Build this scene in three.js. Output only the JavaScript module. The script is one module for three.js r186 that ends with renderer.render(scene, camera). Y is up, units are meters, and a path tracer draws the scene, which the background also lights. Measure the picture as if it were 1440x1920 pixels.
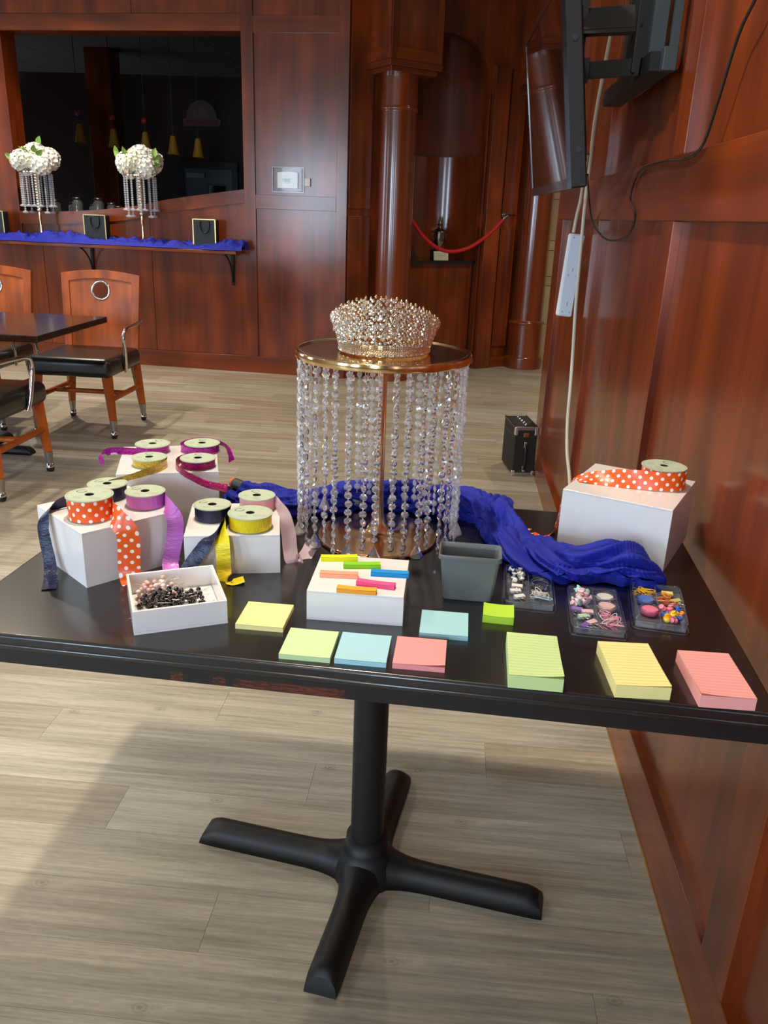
import * as THREE from 'three';
import { RoundedBoxGeometry } from 'three/addons/geometries/RoundedBoxGeometry.js';
import { mergeGeometries, toCreasedNormals } from 'three/addons/utils/BufferGeometryUtils.js';
import { RectAreaLightUniformsLib } from 'three/addons/lights/RectAreaLightUniformsLib.js';

// ---------- camera, sky, large lights, exposure ----------
const scene = new THREE.Scene();
const camera = new THREE.PerspectiveCamera(64.722, 0.75, 0.05, 80);
camera.position.set(0, 1.378, 0);
camera.quaternion.setFromRotationMatrix(new THREE.Matrix4().makeBasis(
  new THREE.Vector3(0.995496, 0.03597, -0.087719),
  new THREE.Vector3(-0.063923, 0.937949, -0.340829),
  new THREE.Vector3(0.070016, 0.344901, 0.936024)));
scene.add(camera);
const renderer = new THREE.WebGLRenderer({ antialias: true });
renderer.toneMapping = THREE.LinearToneMapping;
renderer.toneMappingExposure = 0.92;
renderer.shadowMap.enabled = true;
RectAreaLightUniformsLib.init();
scene.background = new THREE.Color(0.75, 0.88, 1.05);

// daylight entering through each window, one area light the size of the glass, just inside it
const CEIL = 3.2, XL = -6.5, ZF = 3.0, XR = 0.52;
const FRONT_WINDOWS = [[-4.85, 1.4], [-2.7, 0.6], [-0.55, 0.5]];      // centre x, width, on the wall behind the camera
const LEFT_WINDOWS = [[-5.4, 1.1], [-2.6, 0.8]];        // centre z, width, on the left wall
const WIN_Y0 = 0.75, WIN_Y1 = 2.55;
function daylight(x, y, z, w, h, tx, tz, power) {
  const l = new THREE.RectAreaLight(new THREE.Color(0.63, 0.81, 1.0), power, w, h);
  l.position.set(x, y, z); l.lookAt(tx, y, tz); scene.add(l);
}
for (const [x, w] of FRONT_WINDOWS) daylight(x, (WIN_Y0 + WIN_Y1) / 2, ZF - 0.03, w - 0.12, WIN_Y1 - WIN_Y0 - 0.12, x, -10, 27);
for (const [z, w] of LEFT_WINDOWS) daylight(XL + 0.03, (WIN_Y0 + WIN_Y1) / 2, z, w - 0.12, WIN_Y1 - WIN_Y0 - 0.12, 10, z, 8.0);
// ceiling lamps (built further down, each with its own light)
const DOWNLIGHTS = [[-0.42, -1.5, 19], [-2.7, -1.5, 18], [-2.7, -4.3, 19], [-0.42, -4.2, 6], [-3.3, -6.3, 25], [-4.9, -4.3, 14], [-0.9, 1.2, 9], [1.45, -6.4, 16]];

// ---------- helpers ----------
let seed = 7;
const rnd = () => { seed = (seed * 1664525 + 1013904223) >>> 0; return seed / 4294967296; };
const rr = (a, b) => a + (b - a) * rnd();
const V = (x, y, z) => new THREE.Vector3(x, y, z);
const taken = {};
function numbered(n) { const k = taken[n] = (taken[n] ?? -1) + 1; return k ? `${n}_${String(k).padStart(3, '0')}` : n; }
function mesh(name, geo, mat, parent, pos, rot) {
  const g = Array.isArray(geo) ? (geo.length > 1 ? merge(geo) : geo[0]) : geo;
  const m = new THREE.Mesh(g, mat);
  m.name = parent ? name : numbered(name);
  m.castShadow = m.receiveShadow = true;
  (parent ?? scene).add(m);
  if (pos) m.position.set(...pos);
  if (rot) m.rotation.set(...rot);
  return m;
}
function merge(list) {
  const ix = list.map(g => (g.index ? g.toNonIndexed() : g));
  for (const g of ix) for (const k of Object.keys(g.attributes)) if (!['position', 'normal', 'uv'].includes(k)) g.deleteAttribute(k);
  return mergeGeometries(ix, false);
}
function thing(name, label, category, pos = [0, 0, 0], turn = 0, group) {
  const o = new THREE.Group(); o.name = numbered(name); scene.add(o);
  o.position.set(...pos); o.rotation.y = turn;
  o.userData = { label, category }; if (group) o.userData.group = group;
  return o;
}
function tag(o, label, category, group) { o.userData = { label, category }; if (group) o.userData.group = group; return o; }
function struct(name, pos = [0, 0, 0], turn = 0) {
  const o = new THREE.Group(); o.name = numbered(name); scene.add(o);
  o.position.set(...pos); o.rotation.y = turn; o.userData = { kind: 'structure' }; return o;
}
function copyOf(root, pos, turn, label, group) {
  const r = root.clone(); r.name = numbered(root.name.replace(/_\d{3}$/, '')); scene.add(r);
  r.position.set(...pos); if (turn !== undefined) r.rotation.y = turn;
  r.userData = { ...root.userData }; if (label) r.userData.label = label; if (group) r.userData.group = group;
  return r;
}
const T = (g, x = 0, y = 0, z = 0) => g.translate(x, y, z);
// uv in metres from position and normal; along = axis that the grain (v) follows
function uvm(g, along = 'y', ou = 0, ov = 0) {
  if (g.index) g = g.toNonIndexed();
  const p = g.attributes.position, n = g.attributes.normal, uv = new Float32Array(p.count * 2);
  const A = { x: 0, y: 1, z: 2 }[along];
  for (let i = 0; i < p.count; i++) {
    const P = [p.getX(i), p.getY(i), p.getZ(i)], N = [Math.abs(n.getX(i)), Math.abs(n.getY(i)), Math.abs(n.getZ(i))];
    const k = N.indexOf(Math.max(...N));
    let v, u;
    if (k === A) { u = P[(A + 1) % 3]; v = P[(A + 2) % 3]; } else { v = P[A]; u = P[3 - A - k]; }
    uv[2 * i] = u + ou; uv[2 * i + 1] = v + ov;
  }
  g.setAttribute('uv', new THREE.BufferAttribute(uv, 2));
  return g;
}
// box given by its limits
function bx(x0, x1, y0, y1, z0, z1, along, r) {
  const w = x1 - x0, h = y1 - y0, d = z1 - z0;
  let g = r ? new RoundedBoxGeometry(w, h, d, 2, r) : new THREE.BoxGeometry(w, h, d);
  g = T(g, (x0 + x1) / 2, (y0 + y1) / 2, (z0 + z1) / 2);
  return along ? uvm(g, along, rr(0, 3), rr(0, 3)) : g;
}
function tube(pts, r, seg = 40, rad = 8, closed = false) {
  return new THREE.TubeGeometry(new THREE.CatmullRomCurve3(pts.map(p => V(...p)), closed, 'centripetal'), seg, r, rad, closed);
}
function rod(a, b, r0, r1 = r0, seg = 12) {
  const A = V(...a), B = V(...b), d = B.clone().sub(A), g = new THREE.CylinderGeometry(r1, r0, d.length(), seg);
  g.applyQuaternion(new THREE.Quaternion().setFromUnitVectors(V(0, 1, 0), d.clone().normalize()));
  const m = A.add(B).multiplyScalar(0.5);
  return T(g, m.x, m.y, m.z);
}
const lathe = (pts, seg = 32) => new THREE.LatheGeometry(pts.map(p => new THREE.Vector2(p[0], p[1])), seg);
function extr(pts, depth, bevel = 0, holes = []) {
  const s = new THREE.Shape(pts.map(p => new THREE.Vector2(p[0], p[1])));
  for (const h of holes) s.holes.push(new THREE.Path(h.map(p => new THREE.Vector2(p[0], p[1]))));
  return new THREE.ExtrudeGeometry(s, { depth, bevelEnabled: bevel > 0, bevelSize: bevel, bevelThickness: bevel, bevelSegments: 2, curveSegments: 24 });
}
const flat = g => { const q = g.index ? g.toNonIndexed() : g; q.computeVertexNormals(); return q; };
// periodic value noise
function grid(n) { const a = new Float32Array(n * n); for (let i = 0; i < n * n; i++) a[i] = rnd(); return a; }
const NG = grid(256);
function vn(x, y) {
  const xi = Math.floor(x), yi = Math.floor(y), fx = x - xi, fy = y - yi, a = fx * fx * (3 - 2 * fx), b = fy * fy * (3 - 2 * fy);
  const h = (i, j) => NG[(((j % 256) + 256) % 256) * 256 + (((i % 256) + 256) % 256)];
  return (h(xi, yi) * (1 - a) + h(xi + 1, yi) * a) * (1 - b) + (h(xi, yi + 1) * (1 - a) + h(xi + 1, yi + 1) * a) * b;
}
// noise that repeats after (px, py) cells
function vp(x, y, px, py) {
  const xi = Math.floor(x), yi = Math.floor(y), fx = x - xi, fy = y - yi, a = fx * fx * (3 - 2 * fx), b = fy * fy * (3 - 2 * fy);
  const h = (i, j) => NG[((((j % py) + py) % py) % 256) * 256 + ((((i % px) + px) % px) % 256)];
  return (h(xi, yi) * (1 - a) + h(xi + 1, yi) * a) * (1 - b) + (h(xi, yi + 1) * (1 - a) + h(xi + 1, yi + 1) * a) * b;
}
const cl = (v, a = 0, b = 1) => Math.min(b, Math.max(a, v));
function tex(w, h, f, srgb = true) {
  const d = new Uint8Array(w * h * 4);
  for (let j = 0; j < h; j++) for (let i = 0; i < w; i++) {
    const c = f(i / w, j / h), k = (j * w + i) * 4;
    d[k] = cl(c[0], 0, 255); d[k + 1] = cl(c[1], 0, 255); d[k + 2] = cl(c[2], 0, 255); d[k + 3] = 255;
  }
  const t = new THREE.DataTexture(d, w, h);
  t.wrapS = t.wrapT = THREE.RepeatWrapping; t.magFilter = THREE.LinearFilter; t.minFilter = THREE.LinearMipmapLinearFilter; t.generateMipmaps = true;
  if (srgb) t.colorSpace = THREE.SRGBColorSpace;
  t.needsUpdate = true; return t;
}
function canvasTex(w, h, draw) {
  const c = document.createElement('canvas'); c.width = w; c.height = h;
  draw(c.getContext('2d'), w, h);
  const t = new THREE.CanvasTexture(c); t.colorSpace = THREE.SRGBColorSpace; return t;
}
const std = (color, roughness = 0.5, metalness = 0, more = {}) => new THREE.MeshStandardMaterial({ color, roughness, metalness, ...more });
const phy = (color, roughness = 0.5, metalness = 0, more = {}) => new THREE.MeshPhysicalMaterial({ color, roughness, metalness, ...more });

// ---------- materials ----------
function woodMap(r, g, b, contrast) {
  return tex(512, 1024, (x, y) => {
    const fine = vp(x * 200, y * 10, 200, 10), med = vp(x * 26 + 7, y * 4, 26, 4), big = vp(x * 7, y * 5 + 3, 7, 5), pore = vp(x * 512, y * 60, 512, 60);
    const bl = vp(x * 5 + 1, y * 8, 5, 8), patch = vp(x * 12 + 4 + big * 2, y * 15, 12, 15);
    const k = 1 + contrast * ((fine - 0.5) * 0.16 + (med - 0.5) * 0.3 + (big - 0.5) * 0.5 + (bl - 0.5) * 0.4 + (patch - 0.5) * 0.22 + (pore > 0.82 ? -0.06 : 0));
    return [r * k, g * (k * 1.1 - 0.1), b * (k * 1.15 - 0.15)];
  });
}
const cherry = woodMap(115, 48, 12, 0.6); cherry.repeat.set(1 / 0.8, 1 / 1.9);
const chairMap = woodMap(166, 80, 24, 0.5); chairMap.repeat.set(1 / 0.5, 1 / 1.2);
const M = {};
M.wood = phy(0xffffff, 0.55, 0, { map: cherry, specularIntensity: 0.25, clearcoat: 0.9, clearcoatRoughness: 0.2 });
M.chair = phy(0xffffff, 0.55, 0, { map: chairMap, specularIntensity: 0.3, clearcoat: 0.4, clearcoatRoughness: 0.3 });
const plankMap = tex(2048, 512, (x, y) => {
  const streak = vp(x * 22, y * 190, 22, 190), s2 = vp(x * 9 + 3, y * 60, 9, 60), big = vp(x * 7, y * 12 + 5, 7, 12), scr = vp(x * 140, y * 256, 140, 256);
  const kx = x * 5, ky = y * 4, cx = Math.floor(kx), cy = Math.floor(ky);
  const ox = 0.25 + 0.5 * NG[(cx * 31 + cy * 7) & 1023], oy = 0.3 + 0.4 * NG[(cx * 13 + cy * 57 + 99) & 1023];
  const dk = Math.hypot((kx - cx - ox) * 2.2, (ky - cy - oy) * 1.0);
  const knot = NG[(cx * 91 + cy * 17 + 5) & 1023] > 0.55 ? Math.exp(-dk * dk * 160) * (0.6 + 0.4 * Math.sin(dk * 130)) : 0;
  let k = 1 + (streak - 0.5) * 0.15 + (s2 - 0.5) * 0.16 + (big - 0.5) * 0.13 + (scr - 0.5) * 0.09 - knot * 0.22;
  if (streak > 0.86 && scr > 0.45) k -= 0.09;
  return [170 * k, 163 * k, 147 * (k * 1.03 - 0.03)];
});
plankMap.repeat.set(1 / 2.44, 1 / 0.62);
const plankBump = tex(1024, 256, (x, y) => { const v = 255 * (0.5 * vp(x * 60, y * 128, 60, 128) + 0.5 * vp(x * 14, y * 64, 14, 64)); return [v, v, v]; }, false);
plankBump.repeat.set(1 / 2.44, 1 / 0.62);
M.planks = [0xffffff, 0xf4f0ea, 0xece6de].map(c => std(c, 0.42, 0, { map: plankMap, bumpMap: plankBump, bumpScale: 0.0006 }));
M.tile = ['#cdb690', '#c6ae88', '#d2bd99'].map(c => std(c, 0.35));
M.grout = std('#8f8068', 0.8);
M.plaster = std('#8c7f70', 0.85);
M.ceil = std('#b9b1a5', 0.9);
M.black = std('#141414', 0.45);
M.iron = std('#1b1a1a', 0.5, 0.5);
M.chrome = std('#d9d9d9', 0.12, 1);
M.nickel = std('#a8a59c', 0.35, 1);
M.gold = std(new THREE.Color(0.83, 0.56, 0.27), 0.13, 1);
M.goldRose = std(new THREE.Color(0.78, 0.47, 0.27), 0.16, 1);
M.white = phy('#efecea', 0.28, 0, { clearcoat: 0.6, clearcoatRoughness: 0.08 });
M.glass = phy(0xffffff, 0.02, 0, { transmission: 1, thickness: 0.01, ior: 1.52 });
M.pane = phy(0xffffff, 0.02, 0, { transmission: 1, thickness: 0, ior: 1.5 });
M.crystal = phy(0xffffff, 0.0, 0, { transmission: 0.9, thickness: 0.006, ior: 1.28 });
M.crystalThin = phy(0xffffff, 0.03, 0, { transmission: 0.72, thickness: 0, ior: 1.7 });
M.rhine = phy(new THREE.Color(0.97, 0.93, 0.85), 0.1, 0.9, { flatShading: true });
// ---------- floor ----------
{
  const floor = struct('floor');
  mesh('subfloor', bx(XL - 0.2, 2.6, -0.12, -0.008, -13.2, ZF + 0.2), std('#4a4138', 0.9), floor);
  const PW = 0.152, PL = 1.22, variants = [];
  for (let k = 0; k < 10; k++) {
    const g = uvm(new THREE.BoxGeometry(PL - 0.0007, 0.008, PW - 0.0007), 'z');
    const uv = g.attributes.uv, ou = rr(0, 2.44), ov = rr(0, 0.62);
    for (let i = 0; i < uv.count; i++) uv.setXY(i, uv.getX(i) + ou, uv.getY(i) + ov);
    variants.push(g);
  }
  let count = 0;
  const hidden = [];
  for (let row = 0; row < 84; row++) {
    const z = 2.94 - PW * (row + 0.5) + 0.0;            // seams at z = -1.04, -1.19 ... as in the photograph
    const shift = ((row * 0.37) % 1) * PL;
    for (let i = -7; i < 4; i++) {
      const x = i * PL + shift + 0.2;
      if (x - PL / 2 > 2.5 || x + PL / 2 < XL || (x > 0.62 + PL / 2 && z > -4.4) || z < -9) continue;
      const near = x - PL / 2 < 0.5 * -z + 0.35 && x + PL / 2 > 0.63 * z - 0.35 && z < -0.75 && z > -8.7 && !(z < -7.4 && x + PL / 2 < -0.9) && !(x - PL / 2 > 0.6 && z > -4.6);
      if (near) {
        count++;
        const p = mesh('plank', variants[Math.floor(rnd() * 10)], M.planks[Math.floor(rnd() * 3)], floor, [x, -0.004, z]);
        if (count > 1) p.name = `plank_${String(count - 1).padStart(3, '0')}`;
      } else hidden.push(T(variants[(row * 3 + i + 20) % 10].clone(), x, -0.004, z));
    }
  }
  mesh('plank_field', hidden, M.planks[1], floor).userData.kind = 'stuff';
  console.log('planks', count);
}
// ---------- ceiling, outer walls with windows ----------
{
  const c = struct('ceiling');
  mesh('ceiling_slab', bx(XL - 0.2, 2.6, CEIL, CEIL + 0.15, -13.2, ZF + 0.2), M.ceil, c);
}
function windowWall(name, horizontal, from, to, at, wins, n0) {
  const w = struct(name), th = 0.2;
  const piece = (a, b, y0, y1) => mesh('wall_section', horizontal ? bx(a, b, y0, y1, at, at + th) : bx(at - th, at, y0, y1, a, b), M.plaster, w);
  const s = [...wins].sort((p, q) => p[0] - q[0]);
  piece(from, to, 0, WIN_Y0); piece(from, to, WIN_Y1, CEIL);
  let a = from;
  s.forEach(([c, ww]) => { piece(a, c - ww / 2, WIN_Y0, WIN_Y1); a = c + ww / 2; });
  piece(a, to, WIN_Y0, WIN_Y1);
  s.forEach(([c, ww], i) => {
    const g = struct(`window_${n0 + i}`);
    const B = (u0, u1, y0, y1, d0, d1) => horizontal ? bx(u0, u1, y0, y1, at + d0, at + d1) : bx(at - d1, at - d0, y0, y1, u0, u1);
    const f = 0.06, l = c - ww / 2, r = c + ww / 2;
    mesh('window_frame', [B(l, l + f, WIN_Y0, WIN_Y1, 0.03, 0.12), B(r - f, r, WIN_Y0, WIN_Y1, 0.03, 0.12), B(l + f, r - f, WIN_Y0, WIN_Y0 + f, 0.03, 0.12), B(l + f, r - f, WIN_Y1 - f, WIN_Y1, 0.03, 0.12), B(c - 0.025, c + 0.025, WIN_Y0 + f, WIN_Y1 - f, 0.03, 0.12)], M.wood, g);
    mesh('window_pane', B(l + f, r - f, WIN_Y0 + f, WIN_Y1 - f, 0.07, 0.076), M.pane, g);
  });
}
windowWall('wall_front', true, XL - 0.2, 0.9, ZF, FRONT_WINDOWS, 1);
windowWall('wall_left', false, -7.9, ZF, XL, LEFT_WINDOWS, 4);

// ---------- right panelled wall ----------
{
  const w = struct('wall_right');
  const z0 = -4.65, z1 = ZF;
  mesh('wall_core', bx(0.545, 0.72, 0, CEIL, z0 + 0.02, z1), M.plaster, w);
  const stiles = [-4.39, -3.27, -2.15, -1.04, 0.08, 1.2, 2.32];
  mesh('end_panel', bx(0.52, 0.72, 0, CEIL, z0, z0 + 0.03, 'y'), M.wood, w);
  stiles.forEach((z, i) => {
    const far = i === 0 ? z0 + 0.03 : z - 0.115;
    for (const [y0, y1] of [[0.155, 1.39], [1.54, CEIL]]) mesh('stile', bx(0.52, 0.55, y0, y1, far, z, 'y', 0.0025), M.wood, w);
    const next = i + 1 < stiles.length ? stiles[i + 1] - 0.115 : z1;
    for (const [y0, y1] of [[0.155, 1.39], [1.54, CEIL]]) mesh('panel', bx(0.541, 0.548, y0, y1, z, next, 'y'), M.wood, w);
  });
  mesh('chair_rail', bx(0.519, 0.55, 1.39, 1.54, z0 + 0.03, z1, 'z', 0.0025), M.wood, w);
  mesh('base_rail', bx(0.52, 0.55, 0, 0.155, z0 + 0.03, z1, 'z', 0.0025), M.wood, w);
  { // bare, chipped lower edge of the base rail
    const sh = [[-4.6, 0], [2.9, 0]]; for (let i = 0; i <= 150; i++) { const z = 2.9 - i * 0.05; sh.push([z, 0.0025 + 0.006 * vn(z * 9, 4) ** 2 + 0.003 * vn(z * 40, 9)]); }
    mesh('chipped_edge', extr(sh, 0.0016).rotateY(-Math.PI / 2).translate(0.52, 0, 0), std('#96682c', 0.7), w);
  }
}
// ---------- back panelled wall with the wide opening ----------
const WB = [-0.936, 0, -7.095], WBT = -0.0868;
const sill = s => { // sweeping lower edge of the opening
  const P = [[-3.3, 1.290], [-2.97, 1.295], [-2.45, 1.312], [-1.94, 1.363], [-1.543, 1.44], [-1.2, 1.492], [-0.885, 1.537], [-0.6, 1.57]];
  for (let i = 0; i < P.length - 1; i++) if (s <= P[i + 1][0] || i === P.length - 2) {
    const t = cl((s - P[i][0]) / (P[i + 1][0] - P[i][0])), g = k => (P[Math.min(P.length - 1, k + 1)][1] - P[Math.max(0, k - 1)][1]) / (P[Math.min(P.length - 1, k + 1)][0] - P[Math.max(0, k - 1)][0]) * (P[i + 1][0] - P[i][0]);
    const a = P[i][1], b = P[i + 1][1];
    return (2 * t ** 3 - 3 * t * t + 1) * a + (t ** 3 - 2 * t * t + t) * g(i) + (-2 * t ** 3 + 3 * t * t) * b + (t ** 3 - t * t) * g(i + 1);
  }
};
{
  const w = struct('wall_back', WB, WBT);
  const L = -5.75, oL = -2.97, oR = -0.885, oT = 2.70;
  const curve = (a, b, n, off) => Array.from({ length: n + 1 }, (_, i) => { const s = a + (b - a) * i / n; return [s, sill(s) + off]; });
  let g = T(extr([[L, 0], [0, 0], [0, CEIL], [L, CEIL]], 0.185, 0, [[...curve(oL, oR, 24, 0), [oR, oT], [oL, oT]]]), 0, 0, -0.2);
  mesh('wall_core', uvm(g, 'y'), M.wood, w);
  const P = (name, s0, s1, y0, y1, z0, z1, along = 'y', r = 0.002) => mesh(name, bx(s0, s1, y0, y1, z0, z1, along, r), M.wood, w);
  P('stile', -0.09, 0, 0.145, CEIL, -0.02, 0.006);
  P('stile', -0.885, -0.785, 0.145, CEIL, -0.02, 0.004);
  P('stile', -3.22, oL, 1.05, CEIL, -0.02, 0.004);
  P('rail', -0.785, -0.09, 1.39, 1.5, -0.02, 0.004, 'x');
  P('rail', -0.785, -0.09, 2.69, 2.81, -0.02, 0.004, 'x');
  P('rail', -2.97, -0.885, 2.7, 2.82, -0.02, 0.004, 'x');
  P('base_rail', L, -0.0, 0.0, 0.145, -0.02, 0.006, 'x');
  for (const [y0, y1] of [[0.145, 1.39], [1.5, 2.69], [2.81, CEIL]]) P('panel', -0.783, -0.092, y0, y1, -0.018, -0.009, 'y', 0);
  const seams = [-0.885, -1.75, -2.79, -3.83, -4.87, L];
  for (let i = 0; i < seams.length - 1; i++) {
    const b = seams[i] - 0.002, a = seams[i + 1] + 0.002;
    P('panel', a, b, 0.147, 1.04, -0.018, -0.007, 'y', 0.0015);
    if (a < -3.3) { P('panel', a, Math.min(b, -3.224), 1.044, CEIL, -0.018, -0.007, 'y', 0.0015); if (b > -3.3) P('panel', -3.22, b, 1.044, 1.05, -0.018, -0.007, 'y', 0); continue; }
    const top = curve(b, a, 8, -0.104);
    mesh('panel', uvm(T(extr([[a, 1.044], [b, 1.044], ...top], 0.011), 0, 0, -0.018), 'y', rr(0, 2), rr(0, 2)), M.wood, w);
  }
  for (const [a, b] of [[-1.8, -0.889], [-3.218, -1.804]]) P('panel', a, b, 2.824, CEIL, -0.018, -0.007, 'y', 0.0015);
  mesh('curved_rail', uvm(T(extr([...curve(oL - 0.0, oR, 24, -0.105), ...curve(oR, oL - 0.0, 24, 0)], 0.024), 0, 0, -0.02), 'x', 0.3, 0.2), M.wood, w);
}
// ---------- the unlit room beyond the opening ----------
{
  const b = struct('wall_far_room');
  const zf = -13.0;
  const wm = std('#3d2418', 0.7);
  mesh('far_wall', bx(-8.2, -1.1, 0, CEIL, zf - 0.15, zf), wm, b);
  mesh('side_wall', bx(-1.22, -1.1, 0, CEIL, zf, -7.34), wm, b);
  mesh('side_wall', bx(-8.2, -8.05, 0, 0.9, zf, -7.6), wm, b); mesh('side_wall', bx(-8.2, -8.05, 2.4, CEIL, zf, -7.6), wm, b);
  mesh('side_wall', bx(-8.2, -8.05, 0.9, 2.4, zf, -10.6), wm, b); mesh('side_wall', bx(-8.2, -8.05, 0.9, 2.4, -9.4, -7.6), wm, b);
  const fw = struct('window_7'); mesh('window_pane', bx(-8.13, -8.12, 0.9, 2.4, -10.6, -9.4), phy('#8794a0', 0.3, 0, { transmission: 0.5, thickness: 0 }), fw);
  daylight(-8.03, 1.65, -10, 1.1, 1.4, 10, -10, 1.0);
  mesh('return_wall', bx(-8.2, XL, 0, CEIL, -7.75, -7.6), wm, b);
  const grid1 = [];
  for (let i = 0; i < 10; i++) for (let j = 0; j < 8; j++) grid1.push(bx(-7.9 + i * 0.61, -7.9 + i * 0.61 + 0.6, CEIL - 0.03, CEIL - 0.01, -12.9 + j * 0.61, -12.9 + j * 0.61 + 0.6));
  grid1.forEach((g, i) => { const m = mesh('ceiling_tile', g, std('#6f6a60', 0.9), b); if (i) m.name = `ceiling_tile_${String(i).padStart(3, '0')}`; });
  const d = struct('door_1', [-3.83, 0, zf + 0.02]);
  mesh('door_leaf', bx(-0.37, 0.37, 0, 1.93, -0.01, 0.04, null, 0.004), std('#5c646c', 0.55), d);
  mesh('door_frame', [bx(-0.46, -0.37, 0, 2.03, -0.02, 0.07), bx(0.37, 0.46, 0, 2.03, -0.02, 0.07), bx(-0.37, 0.37, 1.93, 2.03, -0.02, 0.07)], std('#1b1c20', 0.5), d);
  mesh('door_closer', bx(-0.32, -0.04, 1.8, 1.87, 0.04, 0.1, null, 0.006), std('#8b8f8e', 0.4), d);
  mesh('door_window', bx(0.0, 0.27, 1.2, 1.7, 0.03, 0.045), std('#10141a', 0.1), d);
  mesh('door_window_trim', [bx(-0.02, 0, 1.18, 1.72, 0.04, 0.055), bx(0.27, 0.29, 1.18, 1.72, 0.04, 0.055), bx(0, 0.27, 1.7, 1.72, 0.04, 0.055)], std('#454b50', 0.5), d);
  const pil = thing('wood_pillar', 'dark wooden pillar seen through the wall opening', 'pillar', [-4.55, 0, -11]);
  mesh('shaft', bx(-0.16, 0.16, 0, CEIL - 0.03, -0.16, 0.16, 'y', 0.006), M.wood, pil);
  mesh('base_block', bx(-0.19, 0.19, 0, 0.2, -0.19, 0.19, 'y', 0.006), M.wood, pil);
  const pendSpots = [[-4.24, 2.1, 1], [-3.86, 2.06, 1], [-3.5, 2.04, 1], [-3.19, 2.01, 0], [-2.91, 1.99, 0]];
  const names = ['leftmost of the five', 'second from left of the five', 'middle one of the five', 'fourth from left of the five', 'rightmost of the five'];
  pendSpots.forEach(([x, y, red], i) => {
    const p = thing('pendant_lamp', `unlit yellow pendant lamp in the dark room, ${names[i]}`, 'lamp', [x, y, -9.5], 0, 'pendant lamps in the dark room');
    mesh('shade', lathe([[0.02, 0.1], [0.03, 0.09], [0.045, 0.0], [0.06, -0.07], [0.066, -0.09]], 20), std('#a87a12', 0.5, 0, { side: THREE.DoubleSide }), p);
    mesh('cord', rod([0, 0.1, 0], [0, CEIL - 0.03 - y, 0], 0.004), M.black, p);
    if (red) mesh('red_ball', T(new THREE.SphereGeometry(0.035, 16, 12), 0, 0.21, 0), std('#8e1f1c', 0.5), p);
  });
  const sg = thing('wall_sign', 'faded dome-shaped sign on the wall of the dark room', 'sign', [-3.9, 2.62, zf + 0.02]);
  const dome = [[-0.27, -0.1], [0.27, -0.1], [0.29, -0.02]]; for (let i = 0; i <= 14; i++) { const a = Math.PI * i / 14; dome.push([0.23 * Math.cos(a), 0.24 * Math.sin(a)]); } dome.push([-0.29, -0.02]);
  mesh('board', extr(dome, 0.03, 0.004), std('#6d5a57', 0.6), sg);
  mesh('painted_band', T(extr([[-0.24, -0.08], [0.24, -0.08], [0.25, -0.03], [-0.25, -0.03]], 0.004), 0, 0, 0.035), std('#8a3a33', 0.6), sg);
  mesh('painted_crest', T(extr([[-0.1, 0.0], [-0.13, 0.07], [-0.06, 0.14], [0, 0.19], [0.07, 0.13], [0.12, 0.06], [0.1, 0]], 0.004), 0, 0, 0.035), std('#84625c', 0.6), sg);
  const ct = thing('bar_counter', 'dark bar counter just behind the wall opening', 'counter', [-3.6, 0, -8.35]);
  mesh('counter_body', bx(-1.3, 1.6, 0, 1.2, -0.25, 0.22, 'x'), M.wood, ct);
  mesh('counter_top', bx(-1.35, 1.65, 1.2, 1.24, -0.3, 0.27, 'x', 0.006), M.wood, ct);
  const jarM = phy('#cfd6d2', 0.05, 0, { transmission: 0.85, thickness: 0.004, ior: 1.45 });
  const jars = [[-4.02, -8.3, 0.17, 'leftmost clear jar on the bar counter'], [-3.86, -8.36, 0.15, 'second clear jar from the left on the bar counter'], [-3.77, -8.25, 0.2, 'tallest clear jar on the bar counter'], [-3.65, -8.36, 0.14, 'clear jar right of the tallest jar on the bar counter'], [-3.56, -8.26, 0.2, 'tall clear jar near the middle of the bar counter'], [-3.46, -8.35, 0.16, 'clear jar second from the right on the bar counter'], [-3.36, -8.27, 0.13, 'short clear jar at the right end of the bar counter row']];
  for (const [x, z, h, lab] of jars) {
    const j = thing('glass_jar', lab, 'jar', [x, 1.24, z], 0, 'glass jars on the bar counter');
    mesh('jar_body', lathe([[0, 0], [0.045, 0], [0.052, 0.02], [0.052, h * 0.72], [0.04, h * 0.8], [0.038, h * 0.86], [0.034, h * 0.86], [0.046, h * 0.7], [0.046, 0.02], [0, 0.008]], 20), jarM, j);
    mesh('jar_lid', lathe([[0, h], [0.02, h], [0.042, h * 0.96], [0.044, h * 0.86], [0, h * 0.86]], 20), M.nickel, j);
  }
}
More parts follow.
